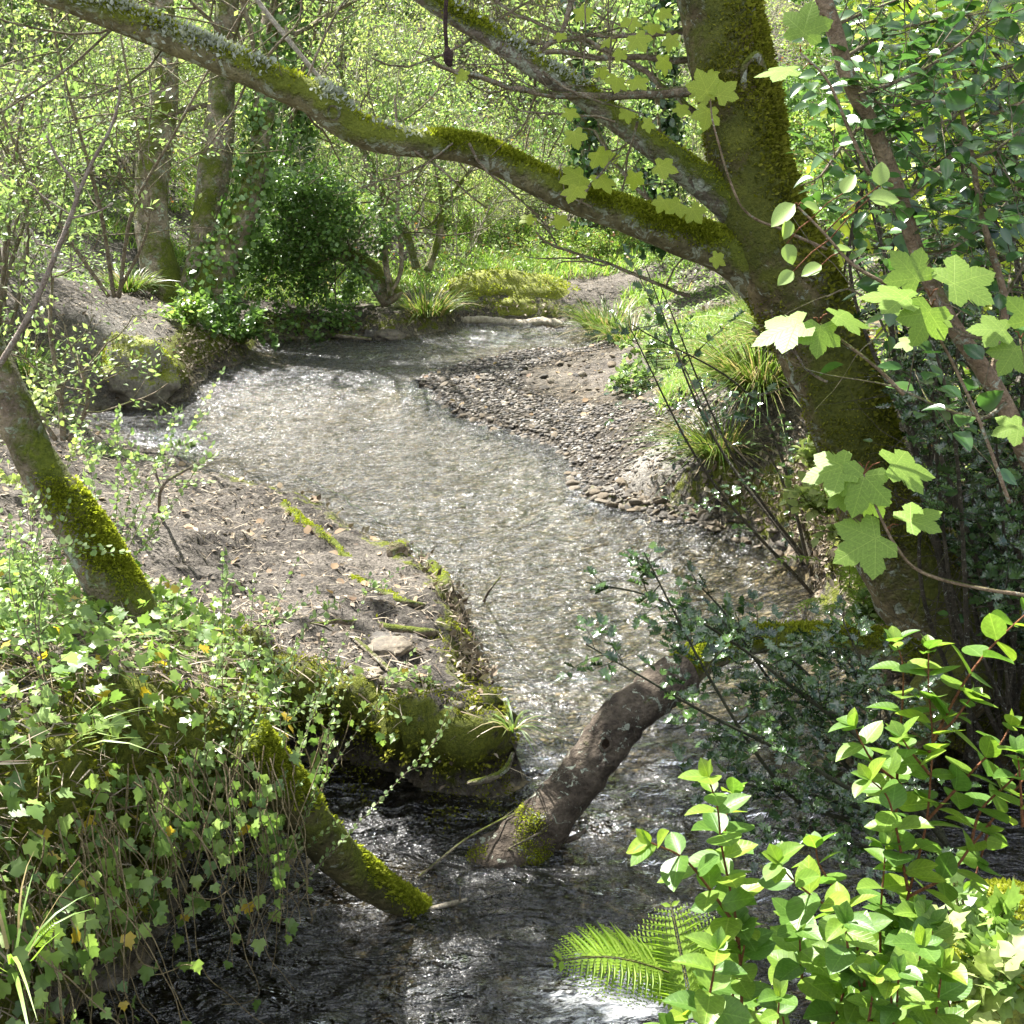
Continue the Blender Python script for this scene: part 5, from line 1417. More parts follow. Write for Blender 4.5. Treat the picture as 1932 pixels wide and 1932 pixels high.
# --- leafy shrub with paired leaves, bottom right
hb = P(1650, 1990, 1.75)
hyp = thing("leafy_shrub", "bright yellow-green shrub with paired oval leaves on red stems in the bottom right corner", "shrub", tuple(hb))
def hyp_stem(pix, lab=None, s=.055, gap=.034, r=.0026, tips=True):
    pts = np.array([P(*q) for q in pix]); ps, _ = smooth_path(pts, np.zeros(len(pts)), .006)
    tw = MB(); tube(tw, ps[::2], np.linspace(r, r * .45, len(ps[::2])), 7, cap=False)
    st = part("stem", tw, REDSTEM, hyp)
    L = np.concatenate([[0], np.cumsum(np.linalg.norm(np.diff(ps, axis=0), axis=1))]); tot = L[-1]
    lf = Lf(); d0 = gap * .8; k = 0
    ph = rng.uniform(0, 3.14)
    while d0 < tot - .003:
        i = min(np.searchsorted(L, d0), len(ps) - 2); p = ps[i]; T = nrm(ps[min(i + 3, len(ps) - 1)] - ps[max(i - 3, 0)])
        a = nrm(np.cross(T, [math.cos(ph), math.sin(ph), .1])); b = np.cross(T, a)
        side = a if k % 2 else b
        grow_ = min(1, .45 + (tot - d0) / .09)
        for sg in (1, -1):
            y = nrm(side * sg + T * .35 + np.array([0, 0, rng.uniform(-.25, .1)]))
            nn = nrm(T * .8 + np.array([0, 0, .7]) - F_ * .15 + rng.normal(0, .22, 3))
            z = s * grow_ * rng.uniform(.8, 1.12)
            lf.a(p, y, nn, z)
        d0 += gap * (.55 + .45 * grow_) * rng.uniform(.85, 1.2); k += 1
    if tips:
        T = nrm(ps[-1] - ps[-8])
        for q in range(4):
            a = q * 1.57 + ph; sd = nrm(np.cross(T, [math.cos(a), math.sin(a), .3]))
            lf.a(ps[-1], nrm(T * (.4 if q < 2 else .9) + sd * (.9 if q < 2 else .35)), nrm(T + np.array([0, 0, .5]) - sd * .3), s * (.75 if q < 2 else .5))
    mb = lf.to(MB(), T_OVATE); mb.v = [v - np.array(hyp.location) for v in mb.v]
    o = link("foliage", mb.mesh("foliage", L_HYP, uv=True), st)
HS = [[(1400, 1960, 1.75), (1398, 1850, 1.75), (1390, 1745, 1.73), (1362, 1600, 1.7), (1354, 1527, 1.68), (1336, 1466, 1.66)],
      [(1396, 1800, 1.74), (1380, 1700, 1.76), (1368, 1560, 1.78), (1385, 1500, 1.8)],
      [(1392, 1752, 1.73), (1337, 1675, 1.68), (1288, 1618, 1.66), (1228, 1590, 1.64)],
      [(1650, 1960, 1.75), (1625, 1830, 1.72), (1604, 1745, 1.7), (1534, 1692, 1.66), (1492, 1656, 1.64), (1468, 1625, 1.62)],
      [(1604, 1760, 1.72), (1580, 1690, 1.74), (1545, 1630, 1.76), (1540, 1600, 1.77)],
      [(1670, 1960, 1.8), (1689, 1815, 1.8), (1713, 1692, 1.82), (1745, 1567, 1.84), (1756, 1464, 1.85), (1759, 1386, 1.86), (1752, 1298, 1.87), (1752, 1225, 1.88)],
      [(1662, 1900, 1.85), (1661, 1738, 1.83), (1668, 1640, 1.82), (1671, 1596, 1.82)],
      [(1690, 1560, 1.9), (1694, 1435, 1.9), (1703, 1323, 1.9), (1703, 1253, 1.9), (1690, 1212, 1.9)],
      [(1713, 1692, 1.82), (1790, 1650, 1.85), (1830, 1600, 1.87), (1868, 1552, 1.88), (1932, 1470, 1.9), (1990, 1400, 1.9)],
      [(1745, 1552, 1.84), (1801, 1492, 1.86), (1850, 1439, 1.88), (1886, 1405, 1.9), (1906, 1370, 1.9)],
      [(1752, 1420, 1.85), (1790, 1340, 1.86), (1833, 1267, 1.87), (1886, 1204, 1.88), (1945, 1150, 1.9)],
      [(1700, 1480, 1.86), (1650, 1440, 1.84), (1625, 1400, 1.83), (1612, 1370, 1.83)],
      [(1713, 1680, 1.82), (1690, 1560, 1.8), (1672, 1500, 1.78), (1640, 1470, 1.77)],
      [(1830, 1600, 1.87), (1850, 1530, 1.87), (1900, 1480, 1.86), (1940, 1440, 1.85)],
      [(1868, 1552, 1.88), (1850, 1620, 1.9), (1838, 1660, 1.9)],
      [(1756, 1464, 1.85), (1720, 1420, 1.83), (1700, 1390, 1.83)],
      [(1759, 1386, 1.86), (1790, 1370, 1.85), (1830, 1320, 1.84)],
      [(1930, 1560, 1.8), (1925, 1480, 1.8), (1920, 1420, 1.8)]]
for q in HS: hyp_stem(q)
for k in range(32):
    a = rng.uniform(1260, 1790); b = rng.uniform(1700, 1900) + max(0, (1420 - a)) * .55 + max(0, a - 1700) * .5
    D = rng.uniform(1.55, 1.95); dx = rng.uniform(-50, 50)
    h = rng.uniform(70, 150)
    hyp_stem([(a - dx, b + h * 1.2, D + .08), (a - dx * .4, b + h * .6, D + .03), (a, b, D)], s=rng.uniform(.035, .062))

# --- holly
DARKSTEM = bark_mat("dark_stem", (.05, .045, .03), (.12, .10, .07), .1, .1, 3)  # darker bark for the holly tree and tangled tree twigs
hq = P(1790, 1620, 3.1)
holly = thing("holly_bush", "dark spiny holly bush spreading over the log and the water", "bush", (hq[0], hq[1], gz(hq[0], hq[1])))
tw = MB(); lf = Lf()
stems_h = [[(1790, 1620, 3.15), (1650, 1560, 3.1), (1520, 1520, 3.05), (1440, 1440, 3.0), (1345, 1290, 2.98), (1285, 1180, 2.98), (1215, 1042, 2.98)],
           [(1790, 1600, 3.2), (1650, 1420, 3.15), (1500, 1300, 3.1), (1380, 1210, 3.08), (1240, 1130, 3.05), (1105, 1098, 3.03)],
           [(1790, 1620, 3.1), (1620, 1500, 3.0), (1480, 1420, 2.95), (1330, 1345, 2.93), (1200, 1270, 2.92), (1105, 1215, 2.92)],
           [(1780, 1600, 3.3), (1650, 1500, 3.3), (1540, 1380, 3.3), (1450, 1280, 3.3), (1370, 1160, 3.3), (1300, 1085, 3.3)],
           [(1790, 1620, 3.15), (1660, 1540, 3.1), (1530, 1500, 3.05), (1400, 1480, 3.0), (1290, 1470, 2.98)],
           [(1790, 1600, 3.2), (1700, 1400, 3.3), (1640, 1280, 3.35), (1590, 1170, 3.4)],
           [(1790, 1600, 3.2), (1690, 1440, 3.2), (1560, 1340, 3.2), (1450, 1330, 3.2), (1350, 1400, 3.1)],
           [(1790, 1640, 3.0), (1650, 1600, 2.95), (1500, 1570, 2.9), (1390, 1550, 2.9)],
           [(1790, 1600, 3.2), (1640, 1400, 3.3), (1500, 1250, 3.4), (1400, 1190, 3.45), (1300, 1200, 3.45)],
           [(1790, 1600, 3.2), (1660, 1360, 3.4), (1600, 1250, 3.5), (1500, 1200, 3.5)]]
for i, st in enumerate(stems_h):
    pts, _ = smooth_path([P(*q) for q in st], np.zeros(len(st)), .03)
    tube(tw, pts, np.linspace(.0075, .0018, len(pts)), 7, cap=False)
    n = len(pts)
    cnt = 27 if i in (0, 1, 3, 5, 6, 8, 9) else 20
    for k in range(cnt):
        j = int(n * rng.uniform(.22, 1)); j = min(j, n - 2); T = nrm(pts[j + 1] - pts[j])
        L = rng.uniform(.05, .24) * (1.15 - j / n * .75)
        d = nrm(T * .6 + rng.normal(0, .55, 3) * [1, 1, .8])
        sprig(tw, lf, pts[j], d, L, .0016, max(2, int(L / .018)), .044, wander=.12, open_=.35, spread=.8)
part("twig", tw, bark_mat("dark_holly_stem", (.03, .035, .02), (.07, .07, .04), 0, 0, 3), holly, kind="stuff")
part("foliage", lf.to(MB(), T_HOLLY), L_HOLLY, holly)

# holly standing behind and right of the big trunk
def holly_mass(lab, base, pix, D0, D1, n, size, stems=12):
    hb_ = P(*base); t_ = thing("holly_tree", lab, "holly", (hb_[0], hb_[1], gz(hb_[0], hb_[1])))
    tw = MB(); lf = Lf(); c = 0
    for k in range(stems):
        e = pix[rng.integers(len(pix))]; D = rng.uniform(D0, D1)
        e = P(e[0] + rng.uniform(-60, 60), e[1] + rng.uniform(-60, 60), D)
        b = np.array(t_.location) + rng.normal(0, .05, 3) * [1, 1, 0]
        mid = (b + e) / 2 + rng.normal(0, .15, 3)
        pts, _ = smooth_path([b, mid, e], np.zeros(3), .06)
        tube(tw, pts, np.linspace(.012, .003, len(pts)), 6, cap=False)
        for q in range(n // stems // 6):
            j = min(int(len(pts) * rng.uniform(.3, 1)), len(pts) - 2); L = rng.uniform(.1, .45)
            sprig(tw, lf, pts[j], nrm(pts[j + 1] - pts[j] + rng.normal(0, .06, 3)) * .4 + rng.normal(0, .6, 3), L, .002, max(3, int(L / .04)), size, open_=.3)
    if base[0] > 1700:
        a, b, _ = to_px(np.array(lf.p)); kk = a > np.interp(b, [0, 500, 1000, 1300], [1480, 1570, 1760, 1950]) + 10
        for nme in 'pyns': setattr(lf, nme, [v_ for v_, k_ in zip(getattr(lf, nme), kk) if k_])
    part("twig", tw, DARKSTEM, t_, kind="stuff"); part("foliage", lf.to(MB(), T_HOLLY), L_HOLLY, t_)
holly_mass("dark holly tree filling the shade right of the big trunk", (1990, 1200, 4.7), [(1850, 420), (1800, 600), (1880, 700), (1820, 820), (1780, 980), (1880, 1050), (1900, 900), (1900, 500), (1760, 480), (1820, 1080)], 3.7, 5.0, 2800, .065, 12)
holly_mass("thin dark holly left of the big trunk above the gravel bar", (1560, 900, 6.6), [(1250, 520), (1300, 600), (1220, 560), (1380, 640), (1300, 700), (1400, 760), (1440, 700), (1230, 640)], 6.0, 7.5, 260, .055, 5)
# sprig of sharp dark leaves hanging in front of the stream head
tw = MB(); lf = Lf(); hs_ = thing("holly_sprig", "drooping dark holly sprig hanging between the limb and the right shore", "sprig", P(1320, 740, 3.6))
line = np.array([P(1420, 880, 3.7), P(1340, 800, 3.65), P(1290, 690, 3.6), (P(1250, 610, 3.6)), P(1215, 540, 3.6), P(1185, 480, 3.6)])
sprig(tw, lf, None, None, 0, .003, 16, .055, line=line, open_=.75)
for q, d in [((1290, 690), (.4, 0, .5)), ((1250, 610), (-.5, 0, -.1)), ((1340, 800), (.6, 0, .2))]:
    sprig(tw, lf, P(q[0], q[1], 3.6), d, .2, .002, 6, .05, open_=.75)
part("twig", tw, TWIG, hs_, kind="stuff"); part("foliage", lf.to(MB(), T_HOLLY), L_DARK, hs_)

# --- slender brown-stemmed tree at the right with dark rounded leaves
hz = P(1985, 980, 3.0)
haz = thing("slender_tree", "slender smooth brown tree at the right edge with dark rounded glossy leaves", "tree", (hz[0], hz[1], gz(hz[0], hz[1])))
TRX = np.array([[-100, 1430], [0, 1440], [100, 1470], [300, 1485], [400, 1505], [500, 1570], [600, 1615], [700, 1665], [800, 1700], [900, 1725], [1000, 1765], [1100, 1830], [1300, 1960]])
def prune(lf, keep=.12):
    """few leaves grow in front of the big trunk"""
    a, b, _ = to_px(np.array(lf.p)); edge = np.interp(b, TRX[:, 0], TRX[:, 1])
    k = (a > edge + 22) | (rng.uniform(size=len(a)) < keep) | (b > 1150)
    k &= (b < 430) | (rng.uniform(size=len(a)) < .55)
    for nme in 'pyns': setattr(lf, nme, [v_ for v_, kk in zip(getattr(lf, nme), k) if kk])
    return lf
AVOID[0] = True
mb = MB()
h1 = [(2010, 1150, 3.05, 42), (1975, 950, 3.0, 39), (1928, 838, 2.95, 36), (1890, 755, 2.93, 34), (1850, 690, 2.92, 31), (1790, 600, 2.9, 29), (1732, 480, 2.9, 29), (1692, 355, 2.88, 29), (1650, 250, 2.86, 31), (1602, 150, 2.84, 31), (1575, 60, 2.82, 32), (1545, -30, 2.8, 31), (1500, -200, 2.8, 27)]
h2 = [(1872, 720, 2.93, 19), (1886, 650, 2.95, 15), (1896, 570, 2.96, 14), (1870, 470, 2.97, 13), (1850, 400, 2.98, 11), (1835, 300, 3.0, 10), (1812, 200, 3.0, 8), (1790, 80, 3, 7)]
h3 = [(1700, 380, 2.88, 17), (1760, 330, 3.0, 12), (1800, 290, 3.05, 10), (1850, 230, 3.1, 9), (1932, 190, 3.15, 8)]
for h_ in (h1, h2, h3):
    pts, rr = ppath(h_); tube(mb, pts, rr, 20, .02, rough=.035, nsc=18, lump=.06, seed=91)
    part("trunk" if h_ is h1 else "stem", mb, HAZEL, haz); mb = MB()
tw = MB(); lf = Lf()
hb_paths = [[(1900, 760), (1850, 790), (1780, 770), (1700, 735), (1650, 720)], [(1860, 640), (1800, 620), (1760, 540), (1715, 440), (1640, 340), (1600, 290), (1560, 240)], [(1735, 480), (1790, 470), (1850, 430), (1900, 380), (1935, 320)], [(1745, 540), (1700, 560), (1650, 570), (1600, 545), (1560, 560)],
            [(1770, 520), (1720, 535), (1690, 545), (1680, 600), (1640, 650)], [(1660, 270), (1720, 250), (1800, 220), (1880, 160), (1940, 110)], [(1620, 180), (1700, 150), (1760, 120), (1840, 60), (1900, 10)],
            [(1640, 230), (1600, 260), (1550, 330), (1510, 350)], [(1590, 110), (1680, 60), (1760, 40), (1880, 20)], [(1932, 120), (1850, 130), (1790, 80), (1700, 60)], [(1932, 250), (1850, 260), (1780, 300), (1720, 330), (1660, 380)], [(1932, 320), (1870, 350), (1830, 400), (1790, 470), (1740, 480)],
            [(1810, 200), (1760, 190), (1700, 200), (1640, 190)], [(1830, 300), (1880, 280), (1932, 240)], [(1570, 50), (1640, 20), (1720, -10)], [(1895, 560), (1920, 520), (1950, 470)]]
for i, bp in enumerate(hb_paths):
    D = 2.75 + .1 * (i % 6)
    pts, _ = smooth_path([P(a, b, D + .02 * k) for k, (a, b) in enumerate(bp)], np.zeros(len(bp)), .02)
    tube(tw, pts, np.linspace(.0055, .0018, len(pts)), 7, cap=False, rough=.1, nsc=60)
    for k in range(14):
        j = min(int(len(pts) * rng.uniform(.1, 1)), len(pts) - 2); L = rng.uniform(.10, .34)
        sprig(tw, lf, pts[j], nrm(pts[j + 1] - pts[j]) * .5 + rng.normal(0, .6, 3) + [0, 0, -.1], L, .0018, max(3, int(L / .045)), .070, open_=.42, pet=.35)
part("twig", tw, TWIG, haz, kind="stuff")
part("foliage", prune(lf).to(MB(), T_OVATE), L_ROUND, haz)
# further layer of branches behind it
for (lab, bx, D0, n, mat, tm, s_) in [("tangled evergreen tree behind the slender brown tree in the top right", (1990, 700, 4.3), 4.2, 20, L_ROUND, T_ROUND, .06), ("yellow-leaved young tree glowing behind the slender tree in the top right", (1880, 760, 6.0), 6.0, 22, L_SYCY, T_SYC_S, .085)]:
    q = P(*bx); t_ = thing("tangled_tree", lab, "tree", (q[0], q[1], gz(q[0], q[1]))); tw = MB(); lf = Lf()
    for k in range(n):
        e = P(rng.uniform(1590, 1960), rng.uniform(-60, 480), D0 + rng.uniform(-.5, .8)); b = np.array([q[0], q[1], max(q[2], gz(q[0], q[1]))]) + rng.normal(0, .1, 3)
        b[2] = gz(q[0], q[1]) + rng.uniform(0, 1.2)
        mid = b * .4 + e * .6 + np.array([rng.normal() * .2, rng.normal() * .3, rng.uniform(-.1, .4)])
        pts, _ = smooth_path([b, mid, e], np.zeros(3), .07); tube(tw, pts, np.linspace(.012, .003, len(pts)), 6, cap=False, rough=.1, nsc=30)
        for z in range(15):
            j = min(int(len(pts) * rng.uniform(.3, 1)), len(pts) - 2); L = rng.uniform(.12, .5)
            sprig(tw, lf, pts[j], rng.normal(0, 1, 3) + [0, 0, .1], L, .002, max(3, int(L / .06)), s_, open_=.3, pet=.3)
    part("branch", tw, DARKSTEM, t_, kind="stuff"); part("foliage", prune(lf).to(MB(), tm), mat, t_)

AVOID[0] = False
# --- sycamore saplings with large palmate leaves near the camera
def sapling(lab, stem, lv, name="sycamore_sapling", mat=None, tmpl=T_SYC, sw=.004):
    q = P(*stem[0]); t_ = thing(name, lab, "sapling", tuple(q)); mb = MB()
    ps = [P(*s_) for s_ in stem]; tube(mb, ps, np.linspace(sw, sw * .5, len(ps)), 8, .02, rough=.08, nsc=60); part("stem", mb, HAZEL, t_)
    for (a, b, D, s_, an, op, sd_) in lv:
        m = MB(); leaf_at(m, a, b, D, s_ * .9 * rng.uniform(.85, 1.08), an + rng.uniform(-12, 12), op, sd_ + rng.uniform(-.25, .25), tmpl, dep=.15 if op < .5 else -.05); part("leaf", m, mat or L_SYC, t_, uv=True)
        pp = P(a, b, D); j = int(np.argmin([np.linalg.norm(pp - x_) for x_ in smooth_path(ps, np.zeros(len(ps)), .02)[0]])); sp = smooth_path(ps, np.zeros(len(ps)), .02)[0][j]
        m = MB(); tube(m, [sp, (sp + pp) / 2 + [0, 0, .006], pp], [.0016, .0012, .0012], 5); part("petiole", m, REDSTEM, t_)
    return t_
sapling("sycamore sapling with a tier of large pale leaves right of the big trunk", [(1905, 950, 2.3), (1850, 800, 2.3), (1800, 690, 2.3), (1765, 620, 2.3), (1755, 560, 2.3)],
        [(1745, 545, 2.3, 100, 325, .5, -.1), (1770, 545, 2.28, 118, 68, .42, .2), (1740, 565, 2.24, 115, 268, .30, 0), (1765, 565, 2.22, 95, 215, .40, 0),
         (1735, 605, 2.3, 62, 300, .45, 0), (1748, 605, 2.3, 62, 80, .4, 0), (1735, 640, 2.3, 56, 262, .3, 0)])
sapling("sycamore sapling tip with leaves like a fan in front of the upper trunk", [(1705, 745, 2.25), (1650, 690, 2.25), (1585, 640, 2.25), (1545, 610, 2.25)],
        [(1535, 600, 2.25, 118, 262, .28, 0), (1550, 600, 2.23, 85, 180, .5, 0), (1560, 592, 2.22, 95, 92, .28, 0)])
sapling("sycamore sapling with a drooping umbrella of leaves over the lower trunk", [(1990, 1130, 2.2), (1850, 1110, 2.2), (1740, 1080, 2.2), (1690, 1030, 2.2), (1650, 950, 2.2), (1630, 895, 2.2)],
        [(1640, 870, 2.2, 112, 190, .72, 0), (1660, 872, 2.2, 135, 100, .36, .2), (1620, 872, 2.22, 125, 250, .42, -.2), (1600, 925, 2.25, 52, 240, .8, 0), (1640, 930, 2.25, 52, 160, .85, 0),
         (1680, 1000, 2.2, 120, 240, .55, 0), (1695, 990, 2.2, 100, 82, .3, 0)])
sapling("sycamore leaves on a thin shoot at the top between trunk and slender stem", [(1640, 330, 2.35), (1600, 240, 2.33), (1560, 150, 2.3), (1510, 100, 2.3)],
        [(1510, 85, 2.3, 95, 5, .8, 0), (1515, 130, 2.28, 95, 262, .25, 0)])
sapling("sycamore leaves at the right edge below the slender tree", [(1990, 900, 2.3), (1960, 800, 2.3), (1935, 700, 2.3), (1925, 640, 2.3)],
        [(1915, 625, 2.3, 90, 270, .45, 0), (1925, 640, 2.3, 90, 220, .5, 0), (1940, 800, 2.3, 75, 250, .5, 0), (1935, 630, 2.3, 90, 20, .5, 0)])
sapling("yellow-green sycamore shoot sprouting in front of the upper trunk", [(1560, 470, 4.4), (1480, 435, 4.4), (1400, 390, 4.4), (1350, 250, 4.45), (1340, 190, 4.5)],
        [(1340, 188, 4.5, 60, 330, .7, 0), (1345, 190, 4.5, 55, 60, .6, 0), (1338, 195, 4.5, 50, 200, .7, 0)], mat=L_SYCY, sw=.006)
t_ = sapling("small ivy shoot with glaring pale leaves hanging before the trunk", [(1680, 540, 2.4), (1610, 500, 2.4), (1555, 440, 2.4), (1505, 390, 2.4)],
        [(1490, 415, 2.4, 46, 205, .7, .2), (1484, 460, 2.4, 50, 165, .75, -.2), (1497, 512, 2.4, 48, 222, .5, 0), (1500, 385, 2.4, 62, 240, .4, 0), (1515, 385, 2.4, 50, 110, .4, 0), (1550, 500, 2.4, 45, 250, .6, 0), (1575, 470, 2.4, 45, 80, .4, 0), (1590, 365, 2.4, 50, 30, .6, 0), (1640, 375, 2.4, 60, 85, .6, 0), (1660, 350, 2.4, 48, 10, .7, 0)], name="ivy_shoot", mat=L_IVY, tmpl=T_OVATE)

# --- bare budding sapling at the left
bud_t = thing("bare_sapling", "thin bare budding sapling forking in front of the far left bank", "sapling", P(12, 668, 3.2))
mb = MB()
for pth in [[(-10, 700, 3.2, 13), (12, 668, 3.2, 12), (60, 585, 3.2, 11), (105, 480, 3.2, 10), (133, 410, 3.2, 9), (145, 375, 3.2, 8), (172, 310, 3.2, 7), (205, 250, 3.2, 6), (222, 200, 3.2, 5), (226, 170, 3.2, 4)],
            [(145, 372, 3.2, 7), (140, 345, 3.2, 6), (112, 305, 3.2, 6), (92, 265, 3.2, 5)], [(133, 412, 3.2, 5), (165, 405, 3.2, 4), (190, 397, 3.2, 4), (205, 388, 3.2, 3)], [(75, 560, 3.2, 5), (100, 478, 3.2, 3)][:1] + [(100, 475, 3.2, 5), (70, 460, 3.2, 4), (62, 440, 3.2, 3)], [(133, 405, 3.2, 4), (80, 370, 3.2, 3), (62, 350, 3.2, 3)]]:
    pts, rr = ppath(pth); tube(mb, pts, rr, 8, .015, rough=.1, nsc=60)
part("stem", mb, bark_mat("pale_pink_bark", (.26, .20, .16), (.42, .35, .28), 0, .2, 4), bud_t)
for a, b, an in [(226, 170, 5), (92, 265, -20), (205, 388, 60), (62, 440, -30), (62, 350, -50)]:
    m, v_ = rock_mesh(2, (.0035, .0035, .009), 5, .1); c, s__ = math.cos(rad(an)), math.sin(rad(an)); q = P(a, b, 3.2)
    m.v = [np.stack([x_[:, 0] * c + x_[:, 2] * s__, x_[:, 1], -x_[:, 0] * s__ + x_[:, 2] * c], -1) + q + [.006 * s__, 0, .006 * c] for x_ in m.v]; part("bud", m, PALE, bud_t)
pb = thing("bare_branch", "straight pale bare branch with a bud slanting down behind the left of the limb", "branch", P(470, -40, 4.9))
mb = MB(); pts, rr = ppath([(430, -80, 4.9, 10), (485, 0, 4.9, 10), (540, 70, 4.9, 10), (610, 155, 4.9, 9), (690, 240, 4.9, 8)]); tube(mb, pts, rr, 8, .04, rough=.1, nsc=50)
part("stem", mb, GREY, pb)
m, v_ = rock_mesh(2, (.007, .007, .018), 6, .1); m.v = [x_ + P(540, 58, 4.9) for x_ in m.v]; part("bud", m, PALE, pb)

# twiggy hawthorn-like shrub in the top left
wtree("twiggy_shrub", "twiggy shrub with small fresh leaves screening the top left", "shrub",
      [[(215, 560, 9.5, 9), (190, 400, 9, 8), (150, 250, 8.6, 6), (110, 100, 8.3, 5), (90, -40, 8, 3)], [(225, 560, 9.5, 8), (250, 400, 9, 7), (330, 250, 8.6, 5), (400, 120, 8.4, 4), (470, 0, 8.2, 3)], [(205, 560, 9.5, 8), (110, 420, 9.2, 7), (40, 300, 9, 5), (-20, 150, 8.8, 4)],
       [(220, 560, 9.5, 7), (280, 420, 9.3, 5), (260, 250, 9, 5), (230, 80, 8.8, 4), (210, -60, 8.6, 3)]], 9, segs=8, mat=TWIG, crown=dict(kids=9, L=1.1, r=.006, n=650, s=.042, m=L_FRESH, t0=.25, k=3))
wtree("twiggy_shrub", "low twiggy shrub with sparse leaves above the near left water's edge", "shrub",
      [[(120, 830, 6.3, 14), (112, 740, 6.2, 10), (95, 620, 6.1, 8), (100, 520, 6, 5)], [(130, 830, 6.3, 12), (165, 760, 6.2, 9), (150, 680, 6.1, 6)], [(105, 830, 6.3, 10), (60, 760, 6.2, 8), (20, 700, 6.1, 6)]], 6.3, segs=7, mat=TWIG, crown=dict(kids=7, L=.45, r=.005, n=900, s=.035, m=L_SPRING, t0=.15, k=3))

# --- ivy on the near left bank
def mound(n, x0=-2.6, x1=-.45, y0=1.5, y1=4.3, zmin=.5):
    u = rng.uniform(size=(n * 3, 2)); g = np.stack([x0 + u[:, 0] * (x1 - x0), y0 + u[:, 1] * (y1 - y0)], -1)
    z, d, w_, _ = ground_z(g[:, 0], g[:, 1], True); k = (z > zmin) & (d > 0); g, z = g[k][:n], z[k][:n]
    return np.column_stack([g, z])
ip = P(230, 1300, 3.4)
ivy = thing("ivy_plant", "ivy mat draped over the near left bank with brown stems hanging to the water", "ivy", (ip[0], ip[1], gz(ip[0], ip[1])))
tw = MB(); lf = Lf()
q = mound(4600); e_ = .03
zx = (ground_z(q[:, 0] + e_, q[:, 1]) - ground_z(q[:, 0] - e_, q[:, 1])) / (2 * e_); zy = (ground_z(q[:, 0], q[:, 1] + e_) - ground_z(q[:, 0], q[:, 1] - e_)) / (2 * e_)
gn = nrm(np.column_stack([-np.clip(zx, -2, 2), -np.clip(zy, -2, 2), np.ones(len(q))]))
den = fbm2(q[:, 0], q[:, 1], 2.2, 3, 95)
for i in range(len(q)):
    if den[i] + rng.normal(0, .4) < -.95: continue
    dn = nrm(np.array([gn[i][0], gn[i][1], -.2]) + rng.normal(0, .6, 3) + [.2, -.3, 0])
    nn = nrm(gn[i] + rng.normal(0, .3, 3) - F_ * .25)
    lf.a(q[i] + gn[i] * rng.uniform(.01, .11), dn, nn, rng.uniform(.020, .048))
pf, nf = face_pts((xf < -.35) * (xf > -2.4) * (yf < 4.3) * (yf > 1.6) * (V[:, 2] > .32), 2300)
for i in range(len(pf)):
    lf.a(pf[i] + nf[i] * rng.uniform(.02, .10), nrm(np.array([nf[i][0] * .4, nf[i][1] * .4, -.8]) + rng.normal(0, .45, 3)), nrm(nf[i] + rng.normal(0, .35, 3) + [0, -.2, .5]), rng.uniform(.020, .046))
# stems crawling, then hanging where the bank ends
n = 330; p_ = mound(n, zmin=.55); n = len(p_); d_ = nrm(np.column_stack([rng.normal(.5, .6, n), rng.normal(-.4, .6, n), np.zeros(n)])); paths = [p_ + [0, 0, .015]]
cur = paths[0].copy(); hang = np.zeros(n, bool)
for s_ in range(20):
    d_ = nrm(d_ + rng.normal(0, .3, (n, 3)) * [1, 1, .3]); nx = cur + d_ * .035
    gg = np.maximum(ground_z(nx[:, 0], nx[:, 1]), 0); fall = (gg < cur[:, 2] - .07); hang |= fall
    lift = rng.uniform(0, .05, n)
    nx[:, 2] = np.where(hang, cur[:, 2] - rng.uniform(.015, .04, n), gg + .008 + lift)
    nx[:, :2] = np.where(hang[:, None], cur[:, :2] + d_[:, :2] * .012, nx[:, :2])
    nx[:, 2] = np.maximum(nx[:, 2], gg + .005); cur = nx; paths.append(cur.copy())
paths = np.array(paths)
for i in range(n):
    k = rng.integers(9, 21); tube(tw, paths[:k, i], np.full(k, rng.uniform(.001, .0026)), 4, cap=False)
# curtain of hanging stems along the lip
lip = np.array([(-.50, 3.55, .66), (-.53, 3.35, .70), (-.60, 3.10, .76), (-.80, 2.88, .86), (-.93, 2.62, .92), (-.97, 2.3, .97), (-.99, 2.0, 1.0)])
lipp, _ = smooth_path(lip, np.zeros(len(lip)), .01)
for i in range(230):
    f_ = rng.beta(1.0, 1.7) if i % 3 else rng.uniform(0, 1); s0 = lipp[int(f_ * (len(lipp) - 1))] + [rng.uniform(-.12, .05), rng.uniform(-.08, .08), rng.uniform(-.05, .03)]
    L = rng.uniform(.15, .62) if i % 6 else rng.uniform(.5, .85); k = 12; pts_ = [s0]; d = np.array([rng.normal(0, .25) + .15, rng.normal(0, .25) - .1, -.6])
    for s_ in range(k):
        d = nrm(d + rng.normal(0, .16 + (.35 if s_ > k * .65 and i % 4 == 0 else 0), 3) + [0, 0, -.22 if s_ < 8 else -.05]); pts_.append(pts_[-1] + d * L / k)
    pts_ = np.array(pts_); pts_[:, 2] = np.maximum(pts_[:, 2], .01)
    if to_px(pts_[-1])[0] > 570 and to_px(pts_[-1])[1] > 1450: continue
    ps_, _ = smooth_path(pts_, np.zeros(len(pts_)), .02); tube(tw, ps_, np.linspace(.0022, .0011, len(ps_)), 4, cap=False)
    for z in range(rng.integers(1, 6)):
        j = rng.integers(1, len(ps_)); y = nrm(np.array([rng.normal(0, .5), rng.normal(0, .4) - .2, -1])); lf.a(ps_[j] + rng.normal(0, .008, 3), y, nrm(-F_ + rng.normal(0, .45, 3) + [0, 0, .5]), rng.uniform(.022, .046))
a, b, _ = to_px(np.array(lf.p)); kk = ~((a > 505 + np.clip(b - 1480, 0, 200) * .45) & (b > 1500))
for nme in 'pyns': setattr(lf, nme, [v_ for v_, k_ in zip(getattr(lf, nme), kk) if k_])
